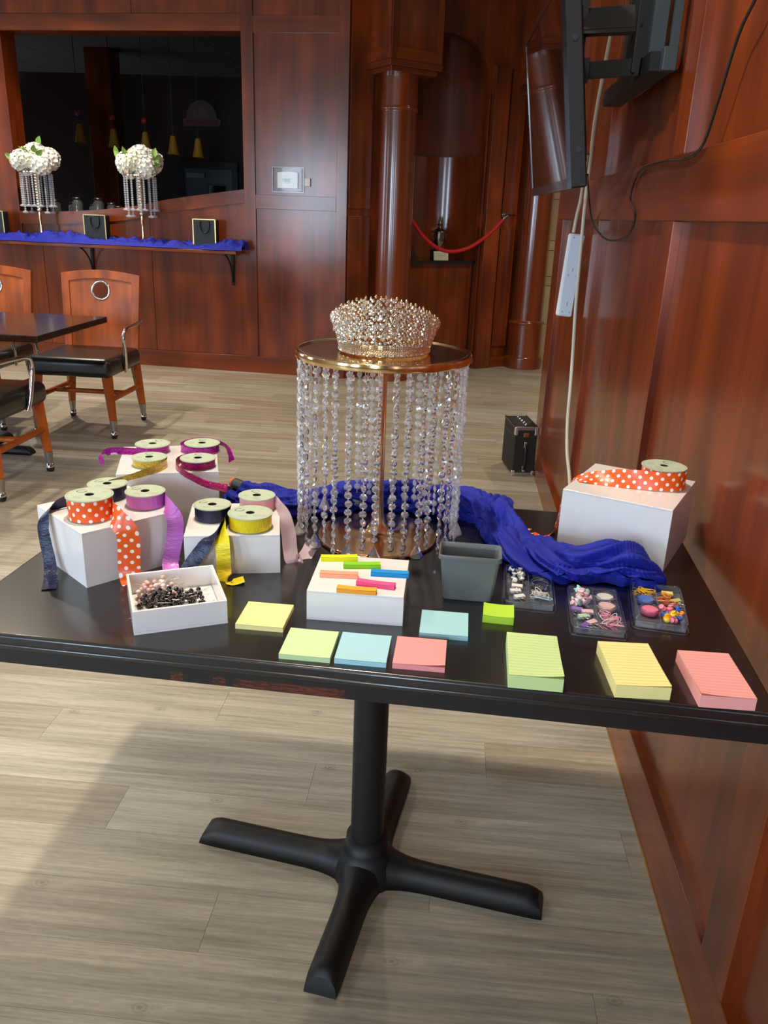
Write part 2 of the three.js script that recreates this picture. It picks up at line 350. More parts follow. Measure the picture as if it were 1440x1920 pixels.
// ---------- niche between two columns ----------
const NP = [-0.55, 0, -7.28], NT = 0.6435;
{
  const w = struct('wall_niche', NP, NT);
  const arch = [[0.19, 0.0]];
  arch.push([0.19, 2.42]); for (let i = 0; i <= 16; i++) { const a = Math.PI * (1 - i / 16); arch.push([0.595 + 0.405 * Math.cos(a), 2.45 + 0.38 * Math.sin(a)]); } arch.push([1.0, 2.42]); arch.push([1.0, 0.0]);
  const outer = [[-0.44, 0], [0.19, 0], ...arch.slice(1), [1.72, 0], [1.72, CEIL], [-0.44, CEIL]];
  mesh('facade', uvm(T(extr(outer, 0.06), 0, 0, -0.16), 'y', 0.4, 0.1), M.wood, w);
  mesh('pilaster', bx(1.02, 1.19, 0, 2.62, -0.11, -0.04, 'y', 0.003), M.wood, w);
  mesh('panel_strip', bx(1.24, 1.42, 0.2, 1.3, -0.11, -0.085, 'y', 0.003), M.wood, w);
  mesh('panel_strip', bx(1.24, 1.42, 1.42, 2.62, -0.11, -0.085, 'y', 0.003), M.wood, w);
  mesh('panel_strip', bx(-0.4, -0.19, 1.42, CEIL, -0.11, -0.085, 'y', 0.003), M.wood, w);
  mesh('panel_strip', bx(-0.4, -0.19, 0.2, 1.36, -0.11, -0.085, 'y', 0.003), M.wood, w);
  mesh('edge_trim', [bx(0.985, 1.005, 0.1, 1.3, -0.11, -0.08, 'y'), bx(0.985, 1.005, 1.42, 2.4, -0.11, -0.08, 'y')], M.wood, w);
  const half = (r, y0, y1) => T(new THREE.CylinderGeometry(r, r, y1 - y0, 40, 1, true, Math.PI / 2, Math.PI), 0.595, (y0 + y1) / 2, -0.16);
  mesh('curved_back', uvm(half(0.42, 1.0, 1.9), 'y'), phy(0xffffff, 0.2, 0, { map: cherry, clearcoat: 0.8, clearcoatRoughness: 0.12, side: THREE.DoubleSide }), w);
  mesh('upper_back', uvm(half(0.47, 1.86, 2.95), 'y'), phy(0xffffff, 0.5, 0, { map: cherry, side: THREE.DoubleSide }), w);
  mesh('niche_ring', T(new THREE.TorusGeometry(0.435, 0.012, 10, 40, Math.PI).rotateX(-Math.PI / 2), 0.595, 1.89, -0.16), M.wood, w);
  mesh('niche_ceiling', bx(0.1, 1.1, 2.93, 2.97, -0.66, -0.16), M.wood, w);
  mesh('cabinet_front', bx(0.17, 1.0, 0, 0.975, -0.24, -0.17, 'y'), M.wood, w);
  mesh('granite_shelf', (() => { const p = [[0.17, 0.13]]; for (let i = 0; i <= 20; i++) { const a = Math.PI * (1 - i / 20); p.push([0.595 + 0.42 * Math.cos(a), 0.16 + 0.42 * Math.sin(a)]); } p.push([1.02, 0.13]); return T(extr(p, 0.03).rotateX(-Math.PI / 2), 0, 0.975, 0); })(), phy('#16181a', 0.12, 0, { clearcoat: 0.5 }), w);
  mesh('plinth', bx(1.0, 1.72, 0, 0.1, -0.12, -0.06, 'x', 0.004), M.wood, w);
  // wall closing the corner behind the niche
  mesh('outer_back', bx(-0.44, 1.72, 0, CEIL, -0.85, -0.78, 'y'), M.wood, w);
  mesh('outer_side', bx(1.62, 1.72, 0, CEIL, -0.78, -0.16, 'y'), M.wood, w);
}
{
  const prof = [[0.185, 0], [0.185, 0.10], [0.178, 0.115], [0.168, 0.12], [0.166, 0.42], [0.172, 0.43], [0.175, 0.44], [0.172, 0.452], [0.158, 0.456], [0.154, 0.47], [0.15, 2.16], [0.158, 2.17], [0.16, 2.18], [0.158, 2.192], [0.151, 2.2], [0.151, 2.42]];
  const make = (name, label, x, z) => {
    const c = thing(name, label, 'column', [x, 0, z], NT);
    const g = lathe(prof, 48); const uv = g.attributes.uv; for (let i = 0; i < uv.count; i++) uv.setXY(i, uv.getX(i) * 0.96, uv.getY(i) * 2.4);
    mesh('shaft', g, M.columnWood, c);
    const b = 0.235;
    mesh('capital_block', bx(-b, b, 2.5, CEIL, -b, b, 'y', 0.003), M.wood, c);
    for (const sx of [-1, 1]) { // raised edge boards on the two faces in view
      mesh('edge_board', bx(sx > 0 ? b - 0.05 : -b, sx > 0 ? b : -b + 0.05, 2.5, CEIL, b - 0.002, b + 0.012, 'y', 0.002), M.wood, c);
      mesh('edge_board', bx(-b - 0.012, -b + 0.002, 2.5, CEIL, sx > 0 ? b - 0.05 : -b, sx > 0 ? b : -b + 0.05, 'y', 0.002), M.wood, c);
    }
    mesh('bottom_board', [bx(-b - 0.011, b, 2.5, 2.58, b - 0.002, b + 0.011, 'x'), bx(-b - 0.011, -b + 0.002, 2.5, 2.58, -b, b, 'z')], M.wood, c);
    mesh('moulding', [bx(-0.245, 0.245, 2.455, 2.5, -0.245, 0.245, 'x', 0.006), bx(-0.215, 0.215, 2.42, 2.456, -0.215, 0.215, 'x', 0.005)], M.wood, c);
    return c;
  };
  M.columnWood = phy(0xffffff, 0.24, 0, { map: cherry, clearcoat: 0.7, clearcoatRoughness: 0.12 });
  make('wood_column', 'round wooden column with a square capital beside the thermostat panel', -0.55, -7.25);
  make('wood_column', 'round wooden column right of the red rope, under the television', 0.715, -8.2);
}
// ---------- tiled wall and corridor beyond the right wall ----------
{
  const w = struct('wall_tiled', [0, 0, -8.62]);
  mesh('wall_core', bx(0.6, 2.6, 0, CEIL, -0.2, 0), M.grout, w);
  const ys = [0, 0.38, 0.763, 0.852, 1.104, 1.195, 1.58, 1.965, 2.35, 2.735, 3.12];
  let n = 0;
  for (let i = 0; i < ys.length - 1; i++) for (let j = 0; j < 4; j++) {
    const x = 0.72 + j * 0.3 + (i % 2) * 0.04;
    const m = mesh('tile', bx(x + 0.002, x + 0.298, ys[i] + 0.003, ys[i + 1] - 0.003, -0.004, 0.008 + (ys[i + 1] - ys[i] < 0.1 ? 0.006 : 0), null, 0.002), M.tile[(i * 5 + j) % 3], w);
    if (n++) m.name = `tile_${String(n - 1).padStart(3, '0')}`;
  }
  const c = struct('wall_corridor');
  mesh('wall_section', bx(2.45, 2.6, 0, CEIL, -8.62, -4.4), M.plaster, c);
  mesh('wall_section', bx(0.72, 2.6, 0, CEIL, -4.5, -4.4), M.plaster, c);
}
// ---------- ceiling downlights ----------
for (const [i, [x, z, power]] of DOWNLIGHTS.entries()) {
  const where = ['above the ribbon table', 'left of the ribbon table', 'above the black dining table', 'in mid room', 'in front of the wall opening', 'at the left windows', 'behind the viewer', 'in the tiled corridor'][i];
  const d = thing('downlight', `round ceiling downlight ${where}`, 'light', [x, CEIL, z], 0, 'ceiling downlights');
  mesh('trim_ring', T(lathe([[0.075, 0], [0.1, -0.004], [0.105, -0.012], [0.075, -0.014], [0.075, 0]], 32), 0, 0, 0), std('#d8d4cc', 0.5), d);
  mesh('lens', T(new THREE.CylinderGeometry(0.074, 0.074, 0.006, 32), 0, -0.004, 0), std('#fff1dc', 0.5, 0, { emissive: new THREE.Color(1, 0.82, 0.58), emissiveIntensity: 4 }), d);
  const l = new THREE.SpotLight(new THREE.Color(1.0, 0.87, 0.70), power, 0, 1.25, 0.7, 2);
  l.position.set(x, CEIL - 0.02, z); l.target.position.set(x, 0, z);
  l.castShadow = true; l.shadow.radius = 3; scene.add(l, l.target);
}
// ---------- things on and along the back wall ----------
const WU = V(Math.cos(WBT), 0, -Math.sin(WBT)), WN = V(Math.sin(WBT), 0, Math.cos(WBT));
const wb = (s, y, z) => [WB[0] + WU.x * s + WN.x * z, y, WB[2] + WU.z * s + WN.z * z];
const nb = (s, y, z) => { const c = Math.cos(NT), q = Math.sin(NT); return [NP[0] + c * s + q * z, y, NP[2] - q * s + c * z]; };
{
  const sh = thing('wall_shelf', 'long wooden shelf on black iron brackets below the wall opening', 'shelf', wb(0, 1.022, 0), WBT);
  mesh('shelf_board', bx(-4.3, -0.89, 0, 0.026, 0.004, 0.23, 'x', 0.003), M.wood, sh);
  for (const s of [-3.62, -2.31, -1.0]) {
    const b = [bx(s - 0.012, s + 0.012, -0.27, 0, 0.004, 0.014), bx(s - 0.012, s + 0.012, -0.008, 0, 0.014, 0.2), tube([[s, -0.25, 0.016], [s, -0.17, 0.028], [s, -0.09, 0.07], [s, -0.03, 0.14], [s, -0.008, 0.19]], 0.007, 24, 8)];
    mesh('bracket', b, M.iron, sh);
  }
  // blue cloth runner, gathered
  const g = new THREE.PlaneGeometry(3.25, 0.225, 420, 26); g.rotateX(-Math.PI / 2);
  const p = g.attributes.position;
  for (let i = 0; i < p.count; i++) {
    const x = p.getX(i), z = p.getZ(i), e = 1 - Math.min(1, Math.abs(z) / 0.1125) ** 4;
    const f = Math.abs(vn(x * 9 + z * 8, 3 + z * 13) - 0.5) + 0.6 * Math.abs(vn(x * 24 + z * 30, z * 40) - 0.5) + 0.3 * Math.abs(vn(x * 60, z * 70 + 9) - 0.5);
    const lump = 0.5 + vn(x * 3.1 + 9, 2) * 0.9;
    p.setY(i, 0.003 + e * (0.016 + 0.1 * f * lump));
    p.setZ(i, z + (vn(x * 5, 7) - 0.5) * 0.05 * (z > 0 ? 1 : 0));
  }
  g.computeVertexNormals();
  const cl2 = mesh('cloth_runner', g, M.blueCloth = std('#15219e', 0.75, 0, { side: THREE.DoubleSide }), null, wb(-2.47, 1.049, 0.126), [0, WBT, 0]);
  tag(cl2, 'royal blue gathered cloth runner along the wall shelf', 'cloth');
}
{ // gift bags
  const goldTrim = std('#d8c48a', 0.3, 0.8), bagM = std('#15191b', 0.55);
  const bag = (s, label) => {
    const b = thing('gift_bag', label, 'gift bag', wb(s, 1.066, 0.12), WBT + 0.04, 'black gift bags on the shelf');
    const w = 0.1, h = 0.225, d = 0.04;
    mesh('front_panel', bx(-w, w, 0, h, d - 0.002, d), bagM, b);
    mesh('back_panel', bx(-w, w, 0, h, -d, -d + 0.002), bagM, b);
    mesh('side_panel', bx(-w, -w + 0.002, 0, h, -d, d), bagM, b); mesh('side_panel', bx(w - 0.002, w, 0, h, -d, d), bagM, b);
    mesh('bag_bottom', bx(-w, w, 0, 0.002, -d, d), bagM, b);
    mesh('gold_edging', [bx(-w - 0.001, -w + 0.008, 0, h, d, d + 0.002), bx(w - 0.008, w + 0.001, 0, h, d, d + 0.002), bx(-w, w, h - 0.007, h + 0.001, d - 0.001, d + 0.002), bx(-w - 0.001, -w + 0.004, h - 0.006, h + 0.001, -d, d), bx(w - 0.004, w + 0.001, h - 0.006, h + 0.001, -d, d)], goldTrim, b);
    mesh('ribbon_handle', tube([[-0.03, h - 0.02, d + 0.003], [-0.035, h - 0.06, d + 0.008], [-0.005, h - 0.11, d + 0.01], [0.03, h - 0.1, d + 0.009], [0.045, h - 0.05, d + 0.006], [0.04, h - 0.015, d + 0.003]], 0.006, 30, 6), std('#0a0b0c', 0.35), b);
  };
  bag(-3.14, 'black gift bag with gold edging cut off by the left edge of the photo');
  bag(-2.18, 'black gift bag with gold edging between the two flower stands');
  bag(-1.19, 'black gift bag with gold edging nearest the right end of the shelf');
}
{ // flower centrepieces
  const glassBead = phy('#f6f8fb', 0.06, 0, { transmission: 0.72, thickness: 0, ior: 1.7 });
  const petal = [std('#faf6e8', 0.7, 0, { side: THREE.DoubleSide }), std('#fdfaf0', 0.7, 0, { side: THREE.DoubleSide }), std('#f4efd6', 0.7, 0, { side: THREE.DoubleSide })];
  const leafM = [std('#8fb04f', 0.6, 0, { side: THREE.DoubleSide }), std('#6f9638', 0.6, 0, { side: THREE.DoubleSide })];
  const floret = () => { // four rounded petals
    const l = [];
    for (let k = 0; k < 4; k++) { const g = new THREE.CircleGeometry(0.013, 7); g.scale(1, 0.85, 1); g.translate(0.011, 0, 0); g.rotateY(-0.35); g.rotateZ(k * Math.PI / 2); l.push(g); }
    return merge(l);
  };
  const fl = floret();
  function bloom(r) {
    const l = [new THREE.IcosahedronGeometry(r * 0.86, 1)].map(g => { const q = g.index ? g.toNonIndexed() : g; return q; });
    const n = 70;
    for (let i = 0; i < n; i++) {
      const y = 1 - 2 * (i + 0.5) / n, a = i * 2.39996, q = Math.sqrt(1 - y * y), d = V(q * Math.cos(a), y, q * Math.sin(a));
      const g = fl.clone(); g.rotateZ(rr(0, 3)); const sc = rr(0.9, 1.25); g.scale(sc, sc, sc);
      g.applyQuaternion(new THREE.Quaternion().setFromUnitVectors(V(0, 0, 1), d));
      l.push(T(g, d.x * r * rr(0.92, 1.05), d.y * r * rr(0.92, 1.05), d.z * r * rr(0.92, 1.05)));
    }
    return merge(l);
  }
  const blooms = [bloom(0.08), bloom(0.09), bloom(0.075)];
  const leaf = (() => { const g = new THREE.PlaneGeometry(0.05, 0.075, 4, 6); const p = g.attributes.position; for (let i = 0; i < p.count; i++) { const v = p.getY(i) / 0.075 + 0.5; p.setX(i, p.getX(i) * Math.sin(Math.PI * (0.08 + 0.9 * v)) * 1.0); p.setZ(i, Math.abs(p.getX(i)) * 0.4 - v * v * 0.015); p.setY(i, v * 0.075); } g.computeVertexNormals(); return g; })();
  function stand(s, label, tilt, spots, leaves) {
    const c = thing('flower_stand', label, 'centerpiece', wb(s, 1.062, 0.145), WBT, 'flower stands on the shelf');
    mesh('stand_foot', lathe([[0, 0], [0.075, 0], [0.075, 0.006], [0.03, 0.012], [0.014, 0.03], [0.01, 0.07], [0.008, 0.16], [0.012, 0.17], [0.012, 0.24]], 28), M.gold, c);
    const balls = []; for (let y = 0.25; y < 0.545; y += 0.0235) balls.push(T(new THREE.SphereGeometry(0.022, 14, 10), 0, y, 0));
    mesh('beaded_post', balls, std('#e2dccb', 0.14, 1), c);
    mesh('top_plate', T(new THREE.CylinderGeometry(0.135, 0.135, 0.008, 40), 0, 0.55, 0), M.gold, c);
    for (let k = 0; k < 16; k++) {
      const a = (k + 0.3) / 16 * Math.PI * 2, R = 0.128, n = k % 4 === 1 ? 17 : 14, l = [];
      for (let i = 0; i < n; i++) l.push(flat(T(new THREE.OctahedronGeometry(0.0115, 0), R * Math.cos(a), 0.535 - i * 0.0175, R * Math.sin(a))));
      const st = mesh('crystal_strand', l, glassBead, c);
      mesh('drop_crystal', flat(T(lathe([[0, 0.016], [0.01, 0.008], [0.027, -0.004], [0.02, -0.012], [0, -0.014]], 8), R * Math.cos(a), 0.535 - n * 0.0175 - 0.004, R * Math.sin(a))), glassBead, st);
    }
    spots.forEach(([x, y, z], k) => { const m = mesh('bloom', blooms[k % 3], petal[k % 3], c, [x, y, z], [rr(0, 3), rr(0, 3), 0]); });
    leaves.forEach(([x, y, z, rx, rz], k) => mesh('leaf', leaf, leafM[k % 2], c, [x, y, z], [rx, 0, rz]));
  }
  const ring = [[-0.1, 0.64, 0.04], [0.09, 0.62, 0.06], [0.0, 0.66, 0.1], [-0.04, 0.68, -0.04], [0.1, 0.66, -0.05], [0.0, 0.62, -0.1], [-0.11, 0.61, -0.04], [0.03, 0.69, 0.03]];
  stand(-2.69, 'gold crystal flower stand with white blooms at the far left of the shelf', 0, ring, [[0.04, 0.69, 0.13, 0.9, 0.4], [0.08, 0.7, 0.12, 0.8, -0.4], [0.02, 0.71, 0.12, 1.0, 1.0], [0.1, 0.68, 0.12, 0.7, -1.0], [-0.17, 0.66, 0.05, 0.3, 1.2], [0.07, 0.76, 0.03, 0.3, -0.3]]);
  stand(-1.745, 'gold crystal flower stand with white blooms between two gift bags', 0, ring.map(([x, y, z]) => [x * 0.92 - 0.0, y, z * 0.9]), [[-0.13, 0.68, 0.06, 0.3, 0.7], [-0.15, 0.7, 0.05, 0.4, 0.3], [-0.03, 0.7, 0.13, 0.8, 0.3], [0.15, 0.66, 0.04, 0.3, -0.9], [0.16, 0.69, 0.05, 0.3, -0.3], [0.14, 0.62, 0.06, 0.6, -1.4]]);
}
{ // thermostat in its clear guard
  const t = thing('thermostat', 'white thermostat inside a clear guard box on the wood panel', 'thermostat', wb(-0.503, 1.53, -0.009), WBT);
  const face = canvasTex(256, 192, (c, w, h) => {
    c.fillStyle = '#e9edf0'; c.fillRect(0, 0, w, h);
    c.fillStyle = '#9db8a5'; c.fillRect(80, 70, 90, 46);
    c.fillStyle = '#8d979c'; c.fillRect(84, 34, 26, 8); c.fillRect(114, 36, 40, 6);
    for (const x of [84, 112, 140]) c.fillRect(x, 130, 20, 7);
    c.fillRect(54, 80, 10, 16); c.fillRect(186, 76, 10, 8); c.fillRect(186, 98, 10, 8);
  });
  const W = 0.084, H = 0.058, body = [];
  const pts = [[-W, 0], [W, 0], [W, 2 * H]]; for (let i = 1; i < 10; i++) pts.push([W - 2 * W * i / 10, 2 * H + 0.008 * Math.sin(Math.PI * i / 10)]); pts.push([-W, 2 * H]);
  mesh('thermostat_body', T(extr(pts, 0.022, 0.003), 0, 0.028, 0), std('#e6eaee', 0.35), t);
  const f = mesh('thermostat_face', new THREE.PlaneGeometry(W * 1.8, H * 1.8), std('#ffffff', 0.4, 0, { map: face }), t, [0, 0.028 + H, 0.0262]);
  const G = 0.13, gh = 0.183, gd = 0.06;
  mesh('clear_guard', [bx(-G, G, 0, 0.004, 0, gd), bx(-G, G, gh - 0.004, gh, 0, gd), bx(-G, -G + 0.004, 0.004, gh - 0.004, 0, gd), bx(G - 0.004, G, 0.004, gh - 0.004, 0, gd), bx(-G + 0.004, G - 0.004, 0.004, gh - 0.004, gd - 0.003, gd)], phy('#ffffff', 0.03, 0, { transmission: 1, thickness: 0, ior: 1.15 }), t);
  mesh('guard_rim', [bx(-G - 0.006, -G, -0.006, gh + 0.006, 0, 0.008), bx(G, G + 0.006, -0.006, gh + 0.006, 0, 0.008), bx(-G, G, -0.006, 0, 0, 0.008), bx(-G, G, gh, gh + 0.006, 0, 0.008)], phy('#dfe9ee', 0.15, 0, { transmission: 0.5, thickness: 0 }), t);
  const s = mesh('wall_sensor', bx(-0.023, 0.023, -0.031, 0.031, 0, 0.02, null, 0.004), std('#ece8df', 0.4), null, wb(-0.334, 1.607, -0.009), [0, WBT, 0]);
  tag(s, 'small white sensor box beside the thermostat guard', 'sensor');
}
{ // rope, hooks, trophy
  const r = thing('barrier_rope', 'red velvet rope sagging across the niche', 'rope', [0, 0, 0]);
  const P = [[0.13, 1.40, -0.02], [0.2, 1.335, -0.03], [0.34, 1.205, -0.04], [0.5, 1.115, -0.045], [0.64, 1.088, -0.045], [0.82, 1.115, -0.045], [1.0, 1.2, -0.045], [1.14, 1.3, -0.045], [1.22, 1.375, -0.045]].map(p => nb(...p));
  mesh('velvet_cord', tube(P, 0.0165, 60, 12), phy('#c4121d', 0.7, 0, { sheen: 1, sheenColor: new THREE.Color(0.9, 0.15, 0.15), sheenRoughness: 0.4 }), r);
  const h = nb(1.24, 1.395, -0.045), k = nb(1.262, 1.415, -0.075);
  mesh('end_cap', rod(nb(1.216, 1.37, -0.045), h, 0.014, 0.01, 14), M.nickel, r);
  mesh('hook', tube([h, nb(1.258, 1.41, -0.03), nb(1.27, 1.425, -0.04), k], 0.007, 20, 8), M.nickel, r);
  mesh('hook_plate', T(new THREE.CylinderGeometry(0.022, 0.022, 0.012, 20).rotateX(Math.PI / 2).rotateY(NT), ...nb(1.262, 1.415, -0.09)), M.nickel, r);
  const tp = nb(0.655, 1.005, -0.25);
  const t = thing('trophy', 'silver lidded trophy on the granite shelf behind the red rope', 'trophy', tp, NT);
  mesh('trophy_base', [bx(-0.055, 0.055, 0, 0.09, -0.055, 0.055, null, 0.004)], phy('#20221f', 0.2), t);
  mesh('cup', lathe([[0, 0.09], [0.045, 0.09], [0.045, 0.1], [0.03, 0.115], [0.055, 0.15], [0.062, 0.2], [0.058, 0.235], [0.064, 0.24], [0.064, 0.25], [0.04, 0.265], [0.022, 0.28], [0.012, 0.3], [0.03, 0.305], [0.03, 0.31], [0.01, 0.318], [0.017, 0.335], [0.008, 0.35], [0.009, 0.372], [0.0, 0.385]], 28), std('#8f8c80', 0.25, 1), t);
  for (const sg of [-1, 1]) mesh('cup_handle', tube([[sg * 0.055, 0.23, 0], [sg * 0.075, 0.225, 0], [sg * 0.07, 0.19, 0], [sg * 0.055, 0.17, 0]], 0.005, 16, 8), std('#8f8c80', 0.25, 1), t);
  const cardT = canvasTex(256, 128, (c, w, hh) => { c.fillStyle = '#cfcfae'; c.fillRect(0, 0, w, hh); c.fillStyle = '#7d7c60'; for (const [y, a, b] of [[34, 50, 200], [60, 40, 214], [84, 90, 160]]) for (let x = a; x < b; x += 14) c.fillRect(x, y, 4 + (x * 7) % 9, 6); });
  const cd = thing('plaque', 'small cream plaque leaning in front of the trophy', 'plaque', nb(0.62, 1.005, -0.155), NT);
  mesh('plaque_card', bx(-0.08, 0.08, 0, 0.08, -0.004, 0.004), std('#cfcfae', 0.5), cd, null, [-0.12, 0, 0]);
  mesh('plaque_print', T(new THREE.PlaneGeometry(0.158, 0.078), 0, 0.04, 0.0045), std('#ffffff', 0.5, 0, { map: cardT }), cd, null, [-0.12, 0, 0]);
}
{ // cream flower spray high on the niche facade, cut by the television
  const f = thing('flower_spray', 'cream flower with green leaves high behind the television edge', 'flowers', nb(1.44, 2.56, -0.04), NT);
  const pm = std('#cdbf97', 0.7, 0, { side: THREE.DoubleSide });
  for (let k = 0; k < 7; k++) { const g = new THREE.SphereGeometry(0.06, 12, 8); g.scale(0.8, 1.2, 0.3); g.translate(0, -0.05, 0.03); g.rotateX(-0.5); g.rotateY(k * 0.9); mesh('petal', g, pm, f, [0, -0.02, 0]); }
  for (let k = 0; k < 6; k++) { const g = new THREE.SphereGeometry(0.06, 10, 8); g.scale(0.55, 1.3, 0.15); g.translate(0, 0.08, 0); g.rotateX(0.5); g.rotateY(k * 1.05); mesh('leaf', g, std('#35491f', 0.6), f, [0, 0.02, 0]); }
  mesh('stem', rod([0, 0, 0], [0.02, CEIL - 2.56, -0.03], 0.008), std('#3a4a22', 0.7), f);
}
const bar = (a, b, h, w) => { const A = V(...a), d = V(...b).sub(A), g = new THREE.BoxGeometry(w, h, d.length()); g.applyQuaternion(new THREE.Quaternion().setFromUnitVectors(V(0, 0, 1), d.clone().normalize())); return T(g, A.x + d.x / 2, A.y + d.y / 2, A.z + d.z / 2); };
// ---------- television, mount, cables ----------
{
  const tv = thing('television', 'wall-mounted flat television tilted down, seen edge on', 'television', [0.27, 1.457, -2.26]);
  tv.rotation.set(0, 0.03, 0.147, 'YZX');
  const shell = std('#0d0c0e', 0.5), W = 0.8, H = 0.48;
  mesh('housing', bx(0.006, 0.05, 0, H, -W, 0, null, 0.005), shell, tv);
  mesh('rear_shell', bx(0.05, 0.062, 0.06, H - 0.06, -W + 0.06, -0.06, null, 0.005), std('#17161a', 0.5), tv);
  mesh('bezel', [bx(0, 0.01, 0, 0.025, -W, 0), bx(0, 0.01, H - 0.02, H, -W, 0), bx(0, 0.01, 0.025, H - 0.02, -W, -W + 0.016), bx(0, 0.01, 0.025, H - 0.02, -0.016, 0)], phy('#101012', 0.2, 0, { clearcoat: 0.6, clearcoatRoughness: 0.05 }), tv);
  mesh('screen', bx(0.002, 0.007, 0.025, H - 0.02, -W + 0.016, -0.016), phy('#0b0d10', 0.06, 0, { clearcoat: 1, clearcoatRoughness: 0.02 }), tv);
  for (const y of [0.09, 0.34]) mesh('side_screw', T(new THREE.CylinderGeometry(0.007, 0.007, 0.003, 14).rotateX(Math.PI / 2), 0.03, y, 0.001), std('#3b383f', 0.4, 0.6), tv);
  const m = thing('television_mount', 'black steel arms and plate fixing the television to the wall', 'mount', [0.519, 1.75, -2.75]);
  const st = std('#101112', 0.55, 0.2), lt = std('#3c4447', 0.5, 0.3);
  mesh('wall_plate', [bx(-0.06, 0, 0, 0.045, -0.36, 0.36), bx(-0.03, 0, 0.38, 0.425, -0.36, 0.36), bx(-0.012, 0, 0.045, 0.38, -0.36, -0.3)], st, m);
  mesh('side_rail', bx(-0.02, 0, 0.04, 0.4, 0.37, 0.385), lt, m);
  mesh('rail_cap', bx(-0.036, -0.0, -0.005, 0.05, 0.365, 0.4, null, 0.003), lt, m);
  mesh('channel', bx(-0.085, -0.03, 0.01, 0.44, 0.18, 0.25, null, 0.004), st, m);
  mesh('channel', bx(-0.05, -0.012, 0.02, 0.44, 0.25, 0.28), lt, m);
  mesh('upper_arm', [bar([-0.06, 0.14, 0.24], [-0.195, 0.172, 0.02], 0.075, 0.016), bar([-0.06, 0.14, 0.246], [-0.195, 0.172, 0.026], 0.05, 0.012)], st, m);
  mesh('lower_arm', [bar([-0.06, 0.026, 0.25], [-0.19, 0.03, 0.14], 0.042, 0.016)], st, m);
  mesh('screen_bracket', [bx(-0.205, -0.187, 0.0, 0.3, -0.02, 0.03), bx(-0.2, -0.185, 0.0, 0.06, 0.03, 0.16)], st, m);
  const white = std('#cfc9b8', 0.5);
  const c1 = mesh('power_cable', tube([[0.42, 1.6, -3.05], [0.45, 1.52, -3.3], [0.468, 1.46, -3.45], [0.474, 1.4, -3.56], [0.474, 1.34, -3.6]], 0.007, 40, 8), white);
  tag(c1, 'short white cable from the television down to the power strip', 'cable');
  const c2 = mesh('power_cable', tube([[0.435, 1.95, -2.93], [0.44, 1.72, -3.1], [0.475, 1.58, -3.35], [0.49, 1.49, -3.48], [0.49, 1.33, -3.46], [0.492, 1.05, -3.42], [0.492, 0.9, -3.36], [0.49, 0.75, -3.3], [0.488, 0.63, -3.26], [0.488, 0.52, -3.18], [0.489, 0.45, -3.05], [0.492, 0.3, -2.9], [0.497, 0.1, -2.85], [0.49, 0.006, -2.85]], 0.007, 90, 8), white);
  tag(c2, 'long white cable hanging down the wall behind the right box', 'cable');
  const c3 = mesh('signal_cable', tube([[0.42, 1.53, -3.0], [0.47, 1.5, -3.3], [0.505, 1.4, -3.38], [0.512, 1.34, -3.16], [0.512, 1.325, -2.9], [0.512, 1.355, -2.62], [0.512, 1.4, -2.575], [0.512, 1.455, -2.69], [0.512, 1.513, -2.635], [0.512, 1.532, -2.35], [0.512, 1.525, -2.09], [0.512, 1.545, -1.96], [0.512, 1.612, -1.905], [0.512, 1.732, -1.825], [0.512, 1.79, -1.74], [0.514, 2.1, -1.6], [0.514, 2.6, -1.5]], 0.0035, 140, 6), M.black);
  tag(c3, 'thin black cable looping across the wall from the television', 'cable');
  const ps = thing('power_strip', 'white power strip hanging against the right wall', 'power strip', [0.479, 1.168, -3.6], -0.12);
  ps.rotation.z = -0.055;
  const pm = std('#dfe3e6', 0.4);
  mesh('strip_body', bx(-0.034, 0.034, -0.17, 0.165, -0.02, 0.02, null, 0.01), pm, ps);
  mesh('strip_cover', bx(-0.022, 0.032, -0.165, 0.16, 0.019, 0.0225, null, 0.0015), std('#cdd8e6', 0.45), ps);
  for (const [x, y] of [[-0.01, 0.15], [0.02, 0.15], [-0.008, 0.0], [0.022, 0.0], [-0.008, -0.15], [0.022, -0.15]]) mesh('strip_screw', T(new THREE.CylinderGeometry(0.0035, 0.0035, 0.002, 10).rotateX(Math.PI / 2), x, y, 0.0232), std('#8e99a5', 0.4, 0.4), ps);
  for (const y of [0.015, -0.125]) mesh('keyhole', bx(0.005, 0.009, y, y + 0.016, 0.0222, 0.023), std('#8e99a5', 0.5), ps);
}
